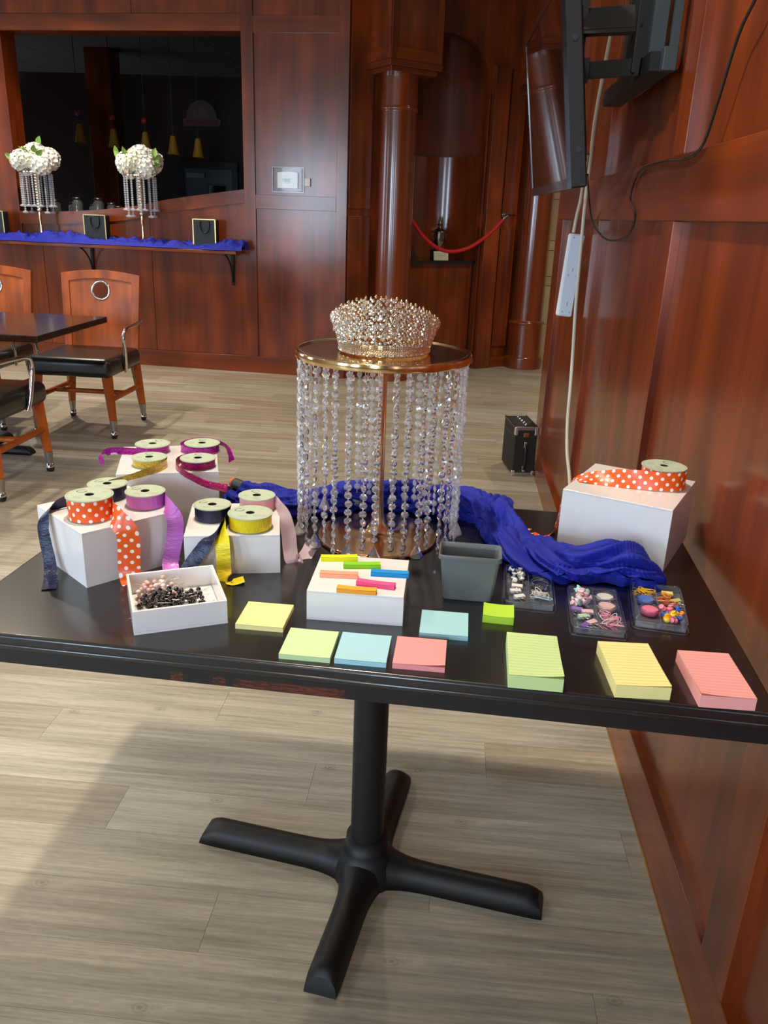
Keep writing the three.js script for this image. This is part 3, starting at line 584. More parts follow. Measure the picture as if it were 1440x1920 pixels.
// ---------- black case on the floor ----------
{
  const c = thing('equipment_case', 'small black hard case with chrome trim standing by the wall', 'case', [0.43, 0, -4.62], 0.16);
  const w = 0.064, d = 0.14, h = 0.29;
  mesh('case_shell', bx(-w, w, 0.012, h - 0.002, -d, d, null, 0.006), std('#161514', 0.6), c);
  mesh('lid_seam', bx(-w - 0.001, w + 0.001, h - 0.062, h - 0.057, -d - 0.001, d + 0.001), std('#3a3836', 0.4, 0.4), c);
  mesh('top_trim', bx(-w - 0.002, w + 0.002, h - 0.022, h, d - 0.008, d + 0.003, null, 0.004), M.nickel, c);
  mesh('bottom_trim', bx(-w - 0.002, w + 0.002, 0, 0.022, d - 0.008, d + 0.003, null, 0.004), M.nickel, c);
  mesh('edge_trim', [bx(-w - 0.002, -w + 0.006, h - 0.012, h, -d, d - 0.01), bx(w - 0.006, w + 0.002, h - 0.012, h, -d, d - 0.01)], std('#4c4a48', 0.35, 0.8), c);
  for (const sx of [-1, 1]) { mesh('corner_cap', T(new RoundedBoxGeometry(0.022, 0.05, 0.026, 2, 0.006), sx * (w - 0.007), h - 0.026, d - 0.009), M.chrome, c); mesh('corner_cap', T(new RoundedBoxGeometry(0.022, 0.034, 0.026, 2, 0.006), sx * (w - 0.007), 0.017, d - 0.009), M.chrome, c); }
  mesh('latch', bx(-0.016, 0.016, h - 0.06, h - 0.035, d, d + 0.008, null, 0.003), std('#b98d60', 0.3, 1), c);
  mesh('handle', tube([[0, 0.19, d + 0.006], [0, 0.165, d + 0.018], [0, 0.11, d + 0.02], [0, 0.06, d + 0.018], [0, 0.04, d + 0.006]], 0.007, 24, 8), M.black, c);
  for (const y of [0.185, 0.045]) mesh('handle_mount', bx(-0.009, 0.009, y - 0.018, y + 0.018, d, d + 0.009, null, 0.003), M.chrome, c);
  for (let k = 0; k < 5; k++) mesh('top_stud', T(new THREE.SphereGeometry(0.008, 12, 8), 0.004, h - 0.001, -0.1 + k * 0.048), M.chrome, c);
}
// ---------- dining table and chairs at the left ----------
{
  const t = thing('dining_table', 'black dining table at the left among the wooden chairs', 'table', [-2.7, 0, -4.335]);
  mesh('table_top', bx(-0.64, 0.645, 0.715, 0.75, -0.425, 0.425, null, 0.004), M.tableTop = phy('#191615', 0.24, 0, { clearcoat: 0.6, clearcoatRoughness: 0.14 }), t);
  mesh('pedestal', T(new THREE.CylinderGeometry(0.038, 0.038, 0.66, 24), 0, 0.385, 0), M.blackMetal = std('#171717', 0.5, 0.2), t);
  mesh('top_spider', bx(-0.2, 0.2, 0.7, 0.715, -0.2, 0.2), M.blackMetal, t);
  mesh('foot_cross', crossFoot(0.32, 0.32), M.blackMetal, t);
}
// four-armed pedestal foot with a rounded ridge, arms swept down to the floor
function crossFoot(rx, rz) {
  const l = [];
  for (let k = 0; k < 4; k++) {
    const reach = k % 2 ? rz : rx;
    const n = 22, m = 12, pos = [], idx = [];
    for (let i = 0; i <= n; i++) {
      const t = i / n, x = 0.0 + reach * t;
      const hw = 0.034 + 0.028 * Math.exp(-((x / 0.065) ** 2)), top = 0.046 + 0.022 * Math.exp(-((x / 0.07) ** 2));
      const endCut = t > 0.93 ? (t - 0.93) / 0.07 : 0;
      for (let j = 0; j <= m; j++) {
        const a = Math.PI * j / m, ca = Math.cos(a), sa = Math.sin(a);
        pos.push(x - endCut * 0.012 * sa, Math.max(0.0, top * Math.pow(sa, 0.75) * (1 - 0.3 * endCut)), -hw * ca * (1 - 0.06 * endCut));
      }
    }
    for (let i = 0; i < n; i++) for (let j = 0; j < m; j++) { const a = i * (m + 1) + j, b = a + m + 1; idx.push(a, a + 1, b, b, a + 1, b + 1); }
    const r0 = pos.length / 3; for (let j = 0; j <= m; j++) { const q = (n * (m + 1) + j) * 3; pos.push(pos[q], pos[q + 1], pos[q + 2]); }
    const c0 = pos.length / 3; pos.push(reach - 0.004, 0.014, 0);
    for (let j = 0; j < m; j++) idx.push(c0, r0 + j, r0 + j + 1);
    idx.push(c0, r0 + m, r0);
    for (let i = 0; i < n; i++) { const a = i * (m + 1), b = a + m; idx.push(a, a + m + 1, b, b, a + m + 1, b + m + 1); }
    const g = new THREE.BufferGeometry(); g.setAttribute('position', new THREE.Float32BufferAttribute(pos, 3)); g.setIndex(idx); g.computeVertexNormals();
    g.setAttribute('uv', new THREE.Float32BufferAttribute(new Float32Array(pos.length / 3 * 2), 2));
    l.push(g.rotateY(k * Math.PI / 2));
  }
  l.push(lathe([[0.075, 0], [0.072, 0.03], [0.056, 0.058], [0.047, 0.068], [0.045, 0.1], [0.0, 0.1]], 32));
  return merge(l);
}
function makeChair(label, pos, turn) {
  const c = thing('dining_chair', label, 'chair', pos, turn, 'wooden dining chairs');
  const leather = phy('#121212', 0.34, 0, { clearcoat: 0.3, clearcoatRoughness: 0.25 });
  const seat = new RoundedBoxGeometry(0.53, 0.115, 0.53, 5, 0.04); const p = seat.attributes.position;
  for (let i = 0; i < p.count; i++) if (p.getY(i) > 0) p.setY(i, p.getY(i) + 0.014 * (1 - (p.getX(i) / 0.27) ** 2) * (1 - (p.getZ(i) / 0.27) ** 2));
  seat.computeVertexNormals();
  mesh('seat', T(toCreasedNormals(seat, 0.9), 0, 0.437, 0.015), leather, c);
  for (const sx of [-1, 1]) for (const sz of [-1, 1]) {
    const top = [sx * 0.222, 0.39, sz > 0 ? 0.225 : -0.235], bot = [sx * 0.246, 0.115, sz > 0 ? 0.24 : -0.252], ft = [sx * 0.249, 0.042, sz > 0 ? 0.243 : -0.257];
    const leg = rod(bot, top, 0.025, 0.037, 4); mesh('leg', uvm(flat(leg), 'y', rr(0, 1), rr(0, 1)), M.chair, c);
    const f = mesh('ferrule', rod(ft, bot, 0.016, 0.024, 12), M.nickel, c);
    const wh = [T(new THREE.CylinderGeometry(0.024, 0.024, 0.022, 20).rotateZ(Math.PI / 2), ft[0], 0.024, ft[2])];
    mesh('caster_wheel', wh, M.black, c);
    mesh('caster_hood', T(new THREE.SphereGeometry(0.027, 16, 8, 0, Math.PI * 2, 0, Math.PI * 0.5).scale(0.8, 1.05, 1), ft[0], 0.027, ft[2]), M.chrome, c);
  }
  for (const sx of [-1, 1]) mesh('side_stretcher', uvm(rod([sx * 0.236, 0.24, 0.225], [sx * 0.236, 0.24, -0.24], 0.017, 0.017, 8), 'z'), M.chair, c);
  mesh('cross_stretcher', uvm(rod([-0.236, 0.24, 0], [0.236, 0.24, 0], 0.016, 0.016, 8), 'x'), M.chair, c);
  // backrest: frame, recessed panel with a round hole and a metal ring, leaning back
  const lean = -0.15, zb = -0.245;
  const topArc = (w, y, rise) => { const l = []; for (let i = 0; i <= 14; i++) { const t = i / 14; l.push([w - 2 * w * t, y + rise * Math.sin(Math.PI * t)]); } return l; };
  const outline = [[-0.245, 0], [0.245, 0], ...topArc(0.262, 0.475, 0.026)];
  const inner = [[-0.2, -0.02], [0.2, -0.02], ...topArc(0.214, 0.43, 0.022)].reverse();
  const hole = []; for (let i = 0; i < 28; i++) { const a = -i / 28 * Math.PI * 2; hole.push([0.055 * Math.cos(a), 0.375 + 0.055 * Math.sin(a)]); }
  const frameShape = [[-0.245, -0.03], [-0.2, -0.03], ...topArc(0.214, 0.43, 0.022).reverse(), [0.2, -0.03], [0.245, -0.03], ...topArc(0.262, 0.475, 0.026)];
  const at = (n, g, m, parent = c) => mesh(n, g, m, parent, [0, 0.475, zb], [lean, 0, 0]);
  at('back_frame', uvm(T(extr(frameShape, 0.026, 0.003), 0, 0, -0.016), 'y', rr(0, 1), 0), M.chair);
  at('back_panel', uvm(T(extr([[-0.205, -0.03], [0.205, -0.03], ...topArc(0.218, 0.434, 0.022)], 0.012, 0, [hole]), 0, 0, -0.008), 'y', rr(0, 1), 0.5), M.chair);
  at('metal_ring', T(new THREE.TorusGeometry(0.058, 0.0075, 10, 36), 0, 0.375, 0.004), M.chrome);
  for (const sx of [-1, 1]) mesh('armrest', tube([[sx * 0.27, 0.385, 0.04], [sx * 0.278, 0.43, 0.055], [sx * 0.287, 0.52, 0.075], [sx * 0.29, 0.6, 0.09], [sx * 0.29, 0.638, 0.075], [sx * 0.288, 0.655, 0.03], [sx * 0.286, 0.66, -0.08], [sx * 0.272, 0.662, -0.25], [sx * 0.258, 0.66, -0.275]], 0.0115, 60, 12), M.chrome, c);
  return c;
}
const chair0 = makeChair('wooden chair with black seat, wholly visible near the back wall', [-2.315, 0, -5.0], 0);
copyOf(chair0, [-3.06, 0, -5.03], 0.02, 'wooden chair at the left edge behind the black dining table');
copyOf(chair0, [-2.38, 0, -3.8], Math.PI, 'chair in front of the dining table, only seat corner, leg and arm showing');
// ---------- main table ----------
const TOP = 0.762;
{
  const t = thing('display_table', 'black rectangular pedestal table holding the ribbons and notepads', 'table', [-0.124, 0, -1.386], -0.047);
  const w = 0.62, d = 0.381;
  const wear = canvasTex(2048, 128, (c, W, H) => { // worn, reddish bare wood on the lower front edge
    c.fillStyle = '#141111'; c.fillRect(0, 0, W, H);
    let q = 5; const r = () => (q = (q * 16807) % 2147483647) / 2147483647;
    for (const [a, b, n] of [[0.298, 0.312, 150], [0.352, 0.366, 90], [0.378, 0.505, 900]]) for (let i = 0; i < n; i++) {
      const x = (a + (b - a) * r()) * W, y = H * (0.42 + 0.55 * r()), l = 6 + 34 * r() * Math.min(1, (b - a) * 8);
      c.fillStyle = ['#5a2417', '#3b1710', '#6d2f1c', '#241110'][Math.floor(r() * 4)]; c.fillRect(x, y, l, 3 + 4 * r());
    }
  });
  const top = bx(-w, w, 0.741, TOP, -d, d, 'x', 0.006);
  mesh('table_top', top, phy('#131010', 0.3, 0, { clearcoat: 0.55, clearcoatRoughness: 0.12 }), t);
  mesh('edge_bead', bx(-w - 0.002, w + 0.002, 0.737, 0.748, -d - 0.002, d + 0.002, null, 0.0045), M.tableTop, t);
  mesh('apron', bx(-w + 0.002, w - 0.002, 0.712, 0.742, -d + 0.002, d - 0.002, null, 0.003), phy('#121011', 0.32, 0, { clearcoat: 0.3, clearcoatRoughness: 0.3 }), t);
  const wg = new THREE.PlaneGeometry(2 * w - 0.02, 0.026);
  mesh('worn_edge', wg, phy('#ffffff', 0.42, 0, { map: wear }), t, [0, 0.726, d - 0.0014]);
  const px = 0.006, pz = -0.034;
  mesh('pedestal', T(new THREE.CylinderGeometry(0.036, 0.036, 0.62, 40), px, 0.385, pz), M.blackMetal, t);
  mesh('mounting_plate', bx(px - 0.22, px + 0.22, 0.695, 0.712, pz - 0.04, pz + 0.04), M.blackMetal, t);
  mesh('foot_cross', crossFoot(0.392, 0.325), M.blackMetal, t, [px, 0, pz], [0, -0.115, 0]);
}
// ---------- white risers ----------
function riser(label, x, z, w, d, h, turn, open) {
  const b = thing(open ? 'open_box' : 'white_riser', label, open ? 'box' : 'riser', [x, TOP, z], turn, open ? undefined : 'white display risers');
  const k = 0.004, W = w / 2, D = d / 2;
  if (open) {
    mesh('box_floor', bx(-W, W, 0, k, -D, D), M.white, b);
    mesh('side_wall', bx(-W, W, k, h, D - k, D, null, 0.0008), M.white, b); mesh('side_wall', bx(-W, W, k, h, -D, -D + k, null, 0.0008), M.white, b);
    mesh('side_wall', bx(-W, -W + k, k, h, -D + k, D - k), M.white, b); mesh('side_wall', bx(W - k, W, k, h, -D + k, D - k), M.white, b);
  } else {
    mesh('top_sheet', bx(-W, W, h - k, h, -D, D, null, 0.0009), M.white, b);
    mesh('side_sheet', bx(-W, W, 0, h - k, D - k, D), M.white, b); mesh('side_sheet', bx(-W, W, 0, h - k, -D, -D + k), M.white, b);
    mesh('side_sheet', bx(-W, -W + k, 0, h - k, -D + k, D - k), M.white, b); mesh('side_sheet', bx(W - k, W, 0, h - k, -D + k, D - k), M.white, b);
  }
  return b;
}
const HL = 0.1, HM = 0.0746, HB = 0.125, HR = 0.125;
riser('white riser at the left edge under the orange polka dot spool', -0.603, -1.33, 0.18, 0.18, HL, -0.71 + Math.PI / 2);
riser('white riser under the yellow ribbon spool', -0.383, -1.383, 0.168, 0.168, HM, 0.215);
riser('white riser at the back left under the glitter ribbon spools', -0.569, -1.571, 0.196, 0.196, HB, 0.3);
riser('white riser at the right wall under a single orange spool', 0.377, -1.582, 0.21, 0.216, HR, -0.444);
riser('low white riser holding the sticky flags', -0.127, -1.223, 0.155, 0.146, 0.052, -0.0);
riser('open white box filled with pearl pins', -0.42, -1.152, 0.143, 0.143, 0.04, 0.44, true);

// ---------- ribbon spools ----------
const dots = canvasTex(128, 128, (c) => { c.fillStyle = '#ef5a0e'; c.fillRect(0, 0, 128, 128); c.fillStyle = '#f8efe6'; for (const [x, y] of [[32, 32], [96, 96]]) { c.beginPath(); c.arc(x, y, 20.5, 0, 7); c.fill(); } });
dots.wrapS = dots.wrapT = THREE.RepeatWrapping; dots.repeat.set(1 / 0.021, 1 / 0.021);
const crush = (n) => { const t = tex(256, 256, (x, y) => { const a = Math.abs(vp(x * n, y * n, n, n) - 0.5) + 0.5 * Math.abs(vp(x * n * 2 + 5, y * n * 2, n * 2, n * 2) - 0.5); const v = 255 * cl(a * 1.3); return [v, v, v]; }, false); t.repeat.set(1 / 0.03, 1 / 0.03); return t; };
const foilBump = crush(14), silkBump = tex(128, 256, (x, y) => { const v = 255 * (0.5 * vp(x * 3, y * 18, 3, 18) + 0.5 * vp(x * 8, y * 50, 8, 50)); return [v, v, v]; }, false);
silkBump.repeat.set(1 / 0.03, 1 / 0.05);
const satin = (c, more = {}) => phy(c, 0.36, 0.12, { side: THREE.DoubleSide, sheen: 0.5, sheenRoughness: 0.3, bumpMap: silkBump, bumpScale: 0.0006, ...more });
const foil = c => phy(c, 0.28, 0.55, { side: THREE.DoubleSide, bumpMap: foilBump, bumpScale: 0.004, clearcoat: 0.4 });
const RB = {
  orange: phy('#ffffff', 0.34, 0, { map: dots, side: THREE.DoubleSide, clearcoat: 0.25, clearcoatRoughness: 0.3 }),
  orchid: satin('#c76fc6'), navy: satin('#0d1438'), pink: satin('#edb0c0'), sheer: phy('#f3d5dc', 0.6, 0, { side: THREE.DoubleSide, transmission: 0.45, thickness: 0 }),
  yellow: satin('#f0d91f'), fuchsia: foil('#c216a6'), goldFoil: foil('#ecc94a'), magenta: foil('#b80f6a'),
};
const labelTex = canvasTex(256, 256, (c) => {
  c.fillStyle = '#b9c5ac'; c.fillRect(0, 0, 256, 256);
  c.strokeStyle = '#7f8f76'; c.lineWidth = 3; c.setLineDash([5, 3]); c.beginPath(); c.arc(128, 128, 117, 0, 7); c.stroke(); c.setLineDash([]);
  c.strokeStyle = '#3c4a44'; c.lineWidth = 5; c.beginPath(); c.ellipse(62, 88, 28, 20, -0.6, 0.9, 5.6); c.stroke();   // swash monogram
  c.lineWidth = 3; c.beginPath(); c.moveTo(52, 108); c.bezierCurveTo(70, 124, 100, 98, 84, 78); c.stroke();
  c.fillStyle = '#6f7d68';
  const row = (x0, x1, y, s) => { for (let x = x0; x < x1; x += s) c.fillRect(x, y, s * 0.6, 3); };
  for (let k = 0; k < 4; k++) row(150, 222, 160 + k * 9, 6);
  for (let k = 0; k < 4; k++) row(70, 120, 180 + k * 9, 5);
  row(172, 200, 60, 6); row(178, 196, 70, 6);
});
M.labelTop = std('#ffffff', 0.55, 0, { map: labelTex }); M.flange = std('#b0bba4', 0.6); M.hub = std('#2a1712', 0.7);
M.flangeLow = phy('#c9cdc0', 0.5, 0, { transmission: 0.25, thickness: 0 });
// strip of ribbon: rows of [x, y, z, wx, wy, wz]
function ribbon(rows, width, n = 60) {
  const C = new THREE.CatmullRomCurve3(rows.map(r => V(r[0], r[1], r[2])), false, 'centripetal'), K = rows.length - 1, pos = [], uv = [], idx = [], m = 4;
  let len = 0, prev = null;
  for (let i = 0; i <= n; i++) {
    const t = i / n, p = C.getPoint(t), a = Math.min(K - 1, Math.floor(t * K)), f = t * K - a, s = f * f * (3 - 2 * f);
    const w = V(rows[a][3], rows[a][4], rows[a][5]).normalize().lerp(V(rows[a + 1][3], rows[a + 1][4], rows[a + 1][5]).normalize(), s).normalize();
    const tg = C.getTangent(t); w.addScaledVector(tg, -w.dot(tg)).normalize();
    if (prev) len += p.distanceTo(prev); prev = p;
    const nn = tg.clone().cross(w);
    for (let j = 0; j <= m; j++) { const q = j / m - 0.5, b = 0.0012 * (1 - 4 * q * q); pos.push(p.x + w.x * q * width + nn.x * b, p.y + w.y * q * width + nn.y * b, p.z + w.z * q * width + nn.z * b); uv.push(q * width, len); }
  }
  for (let i = 0; i < n; i++) for (let j = 0; j < m; j++) { const a = i * (m + 1) + j, b = a + m + 1; idx.push(a, b, a + 1, b, b + 1, a + 1); }
  const g = new THREE.BufferGeometry(); g.setAttribute('position', new THREE.Float32BufferAttribute(pos, 3)); g.setAttribute('uv', new THREE.Float32BufferAttribute(uv, 2)); g.setIndex(idx); g.computeVertexNormals();
  return g;
}
function spool(label, x, y, z, R, h, mat, turn, tail, width, tailMat) {
  const s = thing('ribbon_spool', label, 'ribbon', [x, y, z], 0, 'ribbon spools');
  const ring = (r0, r1, hh) => { const sh = new THREE.Shape(); sh.absarc(0, 0, r1, 0, Math.PI * 2); const p = new THREE.Path(); p.absarc(0, 0, r0, 0, Math.PI * 2, true); sh.holes.push(p); const g = new THREE.ExtrudeGeometry(sh, { depth: hh, bevelEnabled: false, curveSegments: 36 }); return g.rotateX(-Math.PI / 2); };
  const low = mesh('bottom_flange', ring(0.008, R, 0.0014), M.flangeLow, s);
  const roll = new THREE.CylinderGeometry(R - 0.002, R - 0.002, h - 0.004, 48, 1, true); const uv = roll.attributes.uv, c = 2 * Math.PI * R;
  for (let i = 0; i < uv.count; i++) uv.setXY(i, (uv.getY(i) - 0.5) * (h - 0.004), uv.getX(i) * Math.round(c / 0.021) * 0.021);
  mesh('ribbon_roll', T(roll, 0, h / 2, 0), mat, s);
  mesh('core_tube', T(new THREE.CylinderGeometry(0.0078, 0.0078, h - 0.001, 24, 1, true), 0, h / 2, 0), std('#3a221a', 0.7, 0, { side: THREE.DoubleSide }), s);
  const top = mesh('top_flange', T(ring(0.008, R, 0.0013), 0, h - 0.0014, 0), M.flange, s);
  const lg = new THREE.RingGeometry(0.0082, R - 0.0008, 48); const q = lg.attributes.position, u2 = lg.attributes.uv; for (let i = 0; i < q.count; i++) u2.setXY(i, 0.5 + q.getX(i) / R / 2, 0.5 + q.getY(i) / R / 2);
  lg.rotateX(-Math.PI / 2); lg.rotateY(turn);
  mesh('paper_label', T(lg, 0, h + 0.0002, 0), M.labelTop, top);
  mesh('loose_tail', ribbon(tail.map(([a, b, cc, ...w]) => [a - x, b - y, cc - z, ...w]), width, 80), tailMat ?? mat, s);
  return s;
}
const yB = TOP + HB, yL = TOP + HL, yM = TOP + HM, yR = TOP + HR;
spool('fuchsia glitter ribbon spool at the back left corner of its riser', -0.618, yB, -1.611, 0.0363, 0.019, RB.fuchsia, -1.3,
  [[-0.612, yB + 0.0095, -1.577, 0, 1, 0], [-0.64, yB + 0.0095, -1.574, 0, 1, 0], [-0.668, yB + 0.0095, -1.573, 0, 1, 0], [-0.7, yB + 0.006, -1.572, 0.3, 0.9, 0], [-0.714, yB - 0.006, -1.57, 0.8, 0.4, 0.3], [-0.716, yB - 0.022, -1.572, 0.9, 0, 0.4]], 0.0155);
spool('fuchsia glitter ribbon spool at the back right corner of its riser', -0.519, yB, -1.638, 0.0375, 0.019, RB.fuchsia, -0.8,
  [[-0.484, yB + 0.0095, -1.622, 0, 1, 0], [-0.5, yB + 0.0095, -1.602, 0, 1, 0], [-0.532, yB + 0.0095, -1.598, 0, 1, 0], [-0.562, yB + 0.0095, -1.622, 0, 1, 0], [-0.56, yB + 0.0095, -1.66, 0, 1, 0], [-0.53, yB + 0.0095, -1.688, 0, 1, 0.1], [-0.49, yB + 0.004, -1.69, 0, 0.8, 0.5], [-0.468, yB - 0.008, -1.668, 0.7, 0.5, 0.5], [-0.46, yB - 0.024, -1.655, 0.9, 0, 0.4]], 0.0155);
spool('gold glitter ribbon spool in front of the fuchsia spools', -0.591, yB, -1.518, 0.035, 0.018, RB.goldFoil, -0.7,
  [[-0.565, yB + 0.009, -1.54, 0, 1, 0], [-0.553, yB + 0.009, -1.515, 0, 1, 0], [-0.556, yB + 0.009, -1.478, 0, 1, 0], [-0.572, yB + 0.008, -1.446, 0, 0.9, 0.3], [-0.596, yB + 0.004, -1.422, 0.1, 0.8, 0.5], [-0.628, yB - 0.002, -1.402, 0.2, 0.8, 0.6]], 0.0165);
spool('magenta glitter ribbon spool at the front right corner of its riser', -0.494, yB, -1.528, 0.0355, 0.019, RB.magenta, -0.8,
  [[-0.5, yB + 0.0095, -1.563, 0, 1, 0], [-0.527, yB + 0.0095, -1.552, 0, 1, 0], [-0.536, yB + 0.009, -1.52, 0, 1, 0], [-0.519, yB + 0.006, -1.484, 0, 1, 0.1], [-0.486, yB - 0.001, -1.46, 0, 1, 0.2], [-0.448, yB - 0.01, -1.448, 0, 1, 0.1], [-0.412, yB - 0.014, -1.446, 0, 1, 0]], 0.0165);
spool('navy ribbon spool behind the orange polka dot spool at the left', -0.623, yL, -1.384, 0.0361, 0.028, RB.navy, 0.1,
  [[-0.63, yL + 0.014, -1.348, 0, 1, 0], [-0.655, yL + 0.014, -1.332, 0, 1, 0], [-0.676, yL + 0.012, -1.308, 0.2, 1, 0.2], [-0.692, yL + 0.004, -1.285, 0.7, 0.6, 0.3], [-0.694, yL - 0.018, -1.268, 0.95, 0, 0.2], [-0.69, yL - 0.045, -1.262, 1, 0, 0.1], [-0.683, yL - 0.072, -1.255, 1, 0, 0.1], [-0.676, yL - 0.092, -1.242, 1, 0, 0], [-0.664, yL - 0.0985, -1.215, 1, 0, -0.1], [-0.652, yL - 0.0985, -1.184, 1, 0, -0.2]], 0.0235);
spool('orange polka dot ribbon spool on the left riser', -0.61, yL, -1.28, 0.0405, 0.042, RB.orange, -0.1,
  [[-0.584, yL + 0.021, -1.31, 0, 1, 0], [-0.569, yL + 0.021, -1.282, 0, 1, 0], [-0.562, yL + 0.02, -1.262, 0.1, 1, 0], [-0.549, yL + 0.014, -1.244, 0.6, 0.8, -0.1], [-0.532, yL - 0.004, -1.24, 0.97, 0.15, -0.2], [-0.53, yL - 0.03, -1.242, 0.97, 0, -0.24], [-0.532, yL - 0.06, -1.242, 0.97, 0, -0.24], [-0.531, yL - 0.085, -1.24, 0.97, 0, -0.24], [-0.522, yL - 0.097, -1.228, 0.97, 0, -0.24]], 0.038);
spool('orchid purple satin ribbon spool on the left riser', -0.54, yL, -1.356, 0.036, 0.028, RB.orchid, 0.1,
  [[-0.52, yL + 0.014, -1.386, 0, 1, 0], [-0.505, yL + 0.014, -1.362, 0, 1, 0], [-0.497, yL + 0.014, -1.34, 0.1, 1, 0], [-0.486, yL + 0.009, -1.322, 0.6, 0.8, -0.1], [-0.474, yL - 0.006, -1.317, 0.97, 0.1, -0.2], [-0.474, yL - 0.035, -1.317, 0.97, 0, -0.2], [-0.479, yL - 0.065, -1.313, 0.97, 0, -0.2], [-0.483, yL - 0.09, -1.308, 0.97, 0, -0.2], [-0.478, yL - 0.098, -1.295, 0.97, 0, -0.2]], 0.029);
spool('navy ribbon spool beside the yellow spool', -0.422, yM, -1.377, 0.0345, 0.028, RB.navy, 0.15,
  [[-0.405, yM + 0.014, -1.41, 0, 1, 0], [-0.389, yM + 0.014, -1.385, 0, 1, 0], [-0.384, yM + 0.014, -1.35, 0, 1, 0], [-0.387, yM + 0.012, -1.312, 0.3, 1, 0.1], [-0.398, yM + 0.0, -1.284, 0.8, 0.55, 0], [-0.414, yM - 0.022, -1.274, 0.88, 0.4, 0], [-0.43, yM - 0.045, -1.268, 0.9, 0.35, 0], [-0.443, yM - 0.064, -1.262, 0.92, 0.2, 0], [-0.455, yM - 0.072, -1.248, 0.95, 0, 0]], 0.026);
spool('pale pink ribbon spool at the rear of its riser', -0.354, yM, -1.443, 0.0353, 0.028, RB.pink, -0.7,
  [[-0.335, yM + 0.014, -1.474, 0, 1, 0], [-0.32, yM + 0.014, -1.45, 0, 1, 0], [-0.308, yM + 0.013, -1.428, 0.15, 1, 0], [-0.292, yM - 0.002, -1.404, 0.8, 0.5, -0.2], [-0.282, yM - 0.03, -1.392, 0.97, 0.1, -0.2], [-0.277, yM - 0.055, -1.38, 0.97, 0, -0.3], [-0.27, yM - 0.071, -1.368, 0.9, 0, -0.5], [-0.256, yM - 0.0735, -1.38, 0.6, 0, -0.8], [-0.247, yM - 0.066, -1.412, 0.95, 0, -0.2], [-0.243, yM - 0.055, -1.44, 1, 0, 0]], 0.027, RB.sheer);
spool('yellow satin ribbon spool at the front of its riser', -0.343, yM, -1.346, 0.0403, 0.028, RB.yellow, 0.1,
  [[-0.362, yM + 0.014, -1.383, 0, 1, 0], [-0.381, yM + 0.014, -1.358, 0, 1, 0], [-0.385, yM + 0.013, -1.33, 0.1, 1, 0], [-0.384, yM + 0.008, -1.302, 0.6, 0.75, 0.1], [-0.378, yM - 0.008, -1.283, 1, 0.1, 0], [-0.376, yM - 0.033, -1.279, 1, 0, 0], [-0.375, yM - 0.056, -1.277, 1, 0, 0], [-0.37, yM - 0.0705, -1.268, 0.9, 0, 0.2], [-0.358, yM - 0.0735, -1.264, 0.45, 0, 0.85], [-0.338, yM - 0.070, -1.272, 0.3, 0, 0.9]], 0.026);
spool('orange polka dot ribbon spool alone on the right riser', 0.438, yR, -1.59, 0.044, 0.042, RB.orange, -1.5,
  [[0.478, yR + 0.021, -1.565, 0, 1, 0], [0.46, yR + 0.021, -1.549, 0, 1, 0], [0.43, yR + 0.021, -1.545, 0, 1, 0], [0.395, yR + 0.02, -1.553, 0, 1, -0.15], [0.355, yR + 0.017, -1.566, 0, 0.85, -0.5], [0.315, yR + 0.011, -1.582, 0.1, 0.55, -0.85], [0.283, yR + 0.006, -1.592, 0.25, 0.25, -0.95], [0.262, yR - 0.006, -1.6, 0.35, 0.1, -0.95], [0.252, yR - 0.04, -1.605, 0.4, 0, -0.9], [0.248, yR - 0.08, -1.605, 0.4, 0, -0.9], [0.24, yR - 0.112, -1.6, 0.5, 0, -0.85], [0.222, yR - 0.1225, -1.59, 0.6, 0, -0.8], [0.196, yR - 0.1235, -1.585, 0.7, 0, 0.7], [0.17, yR - 0.1235, -1.607, 0.7, 0, 0.7], [0.145, yR - 0.1235, -1.63, 0.7, 0, 0.7]], 0.038);

// ---------- sticky flags and notes ----------
function block(w, h, d, sag = 0, curl = 0) { // paper pad with a faintly wavy upper sheet
  const g = new THREE.BoxGeometry(w, h, d, 16, 1, 12), p = g.attributes.position;
  for (let i = 0; i < p.count; i++) if (p.getY(i) > 0) {
    const u = p.getX(i) / w, v = p.getZ(i) / d;
    p.setY(i, p.getY(i) + sag * (u * u * 4 - 0.5) * 0.5 + curl * Math.max(0, u + 0.5) ** 6 * Math.max(0, v + 0.5) ** 3);
  }
  g.computeVertexNormals(); return T(toCreasedNormals(g, 0.5), 0, h / 2, 0);
}
function pad(name, label, cat, x, z, y, w, h, d, turn, sheet, group, opt = {}) {
  const o = thing(name, label, cat, [x, y, z], turn, group);
  mesh('sheet_stack', block(w, h - 0.0004, d, opt.sag ?? 0), std(sheet, 0.8), o);
  const g = new THREE.PlaneGeometry(w, d, 20, 20); g.rotateX(-Math.PI / 2); const p = g.attributes.position;
  for (let i = 0; i < p.count; i++) { const u = p.getX(i) / w, v = p.getZ(i) / d; const cu = opt.left ? -u : u; p.setY(i, (opt.sag ?? 0) * (u * u * 4 - 0.5) * 0.5 + (opt.curl ?? 0) * Math.max(0, cu + v) ** 3); }
  g.computeVertexNormals();
  mesh('top_sheet', g, opt.map ? std('#ffffff', 0.8, 0, { map: opt.map, side: THREE.DoubleSide }) : std(sheet, 0.8, 0, { side: THREE.DoubleSide }), o, [0, h + 0.0002, 0]);
  return o;
}
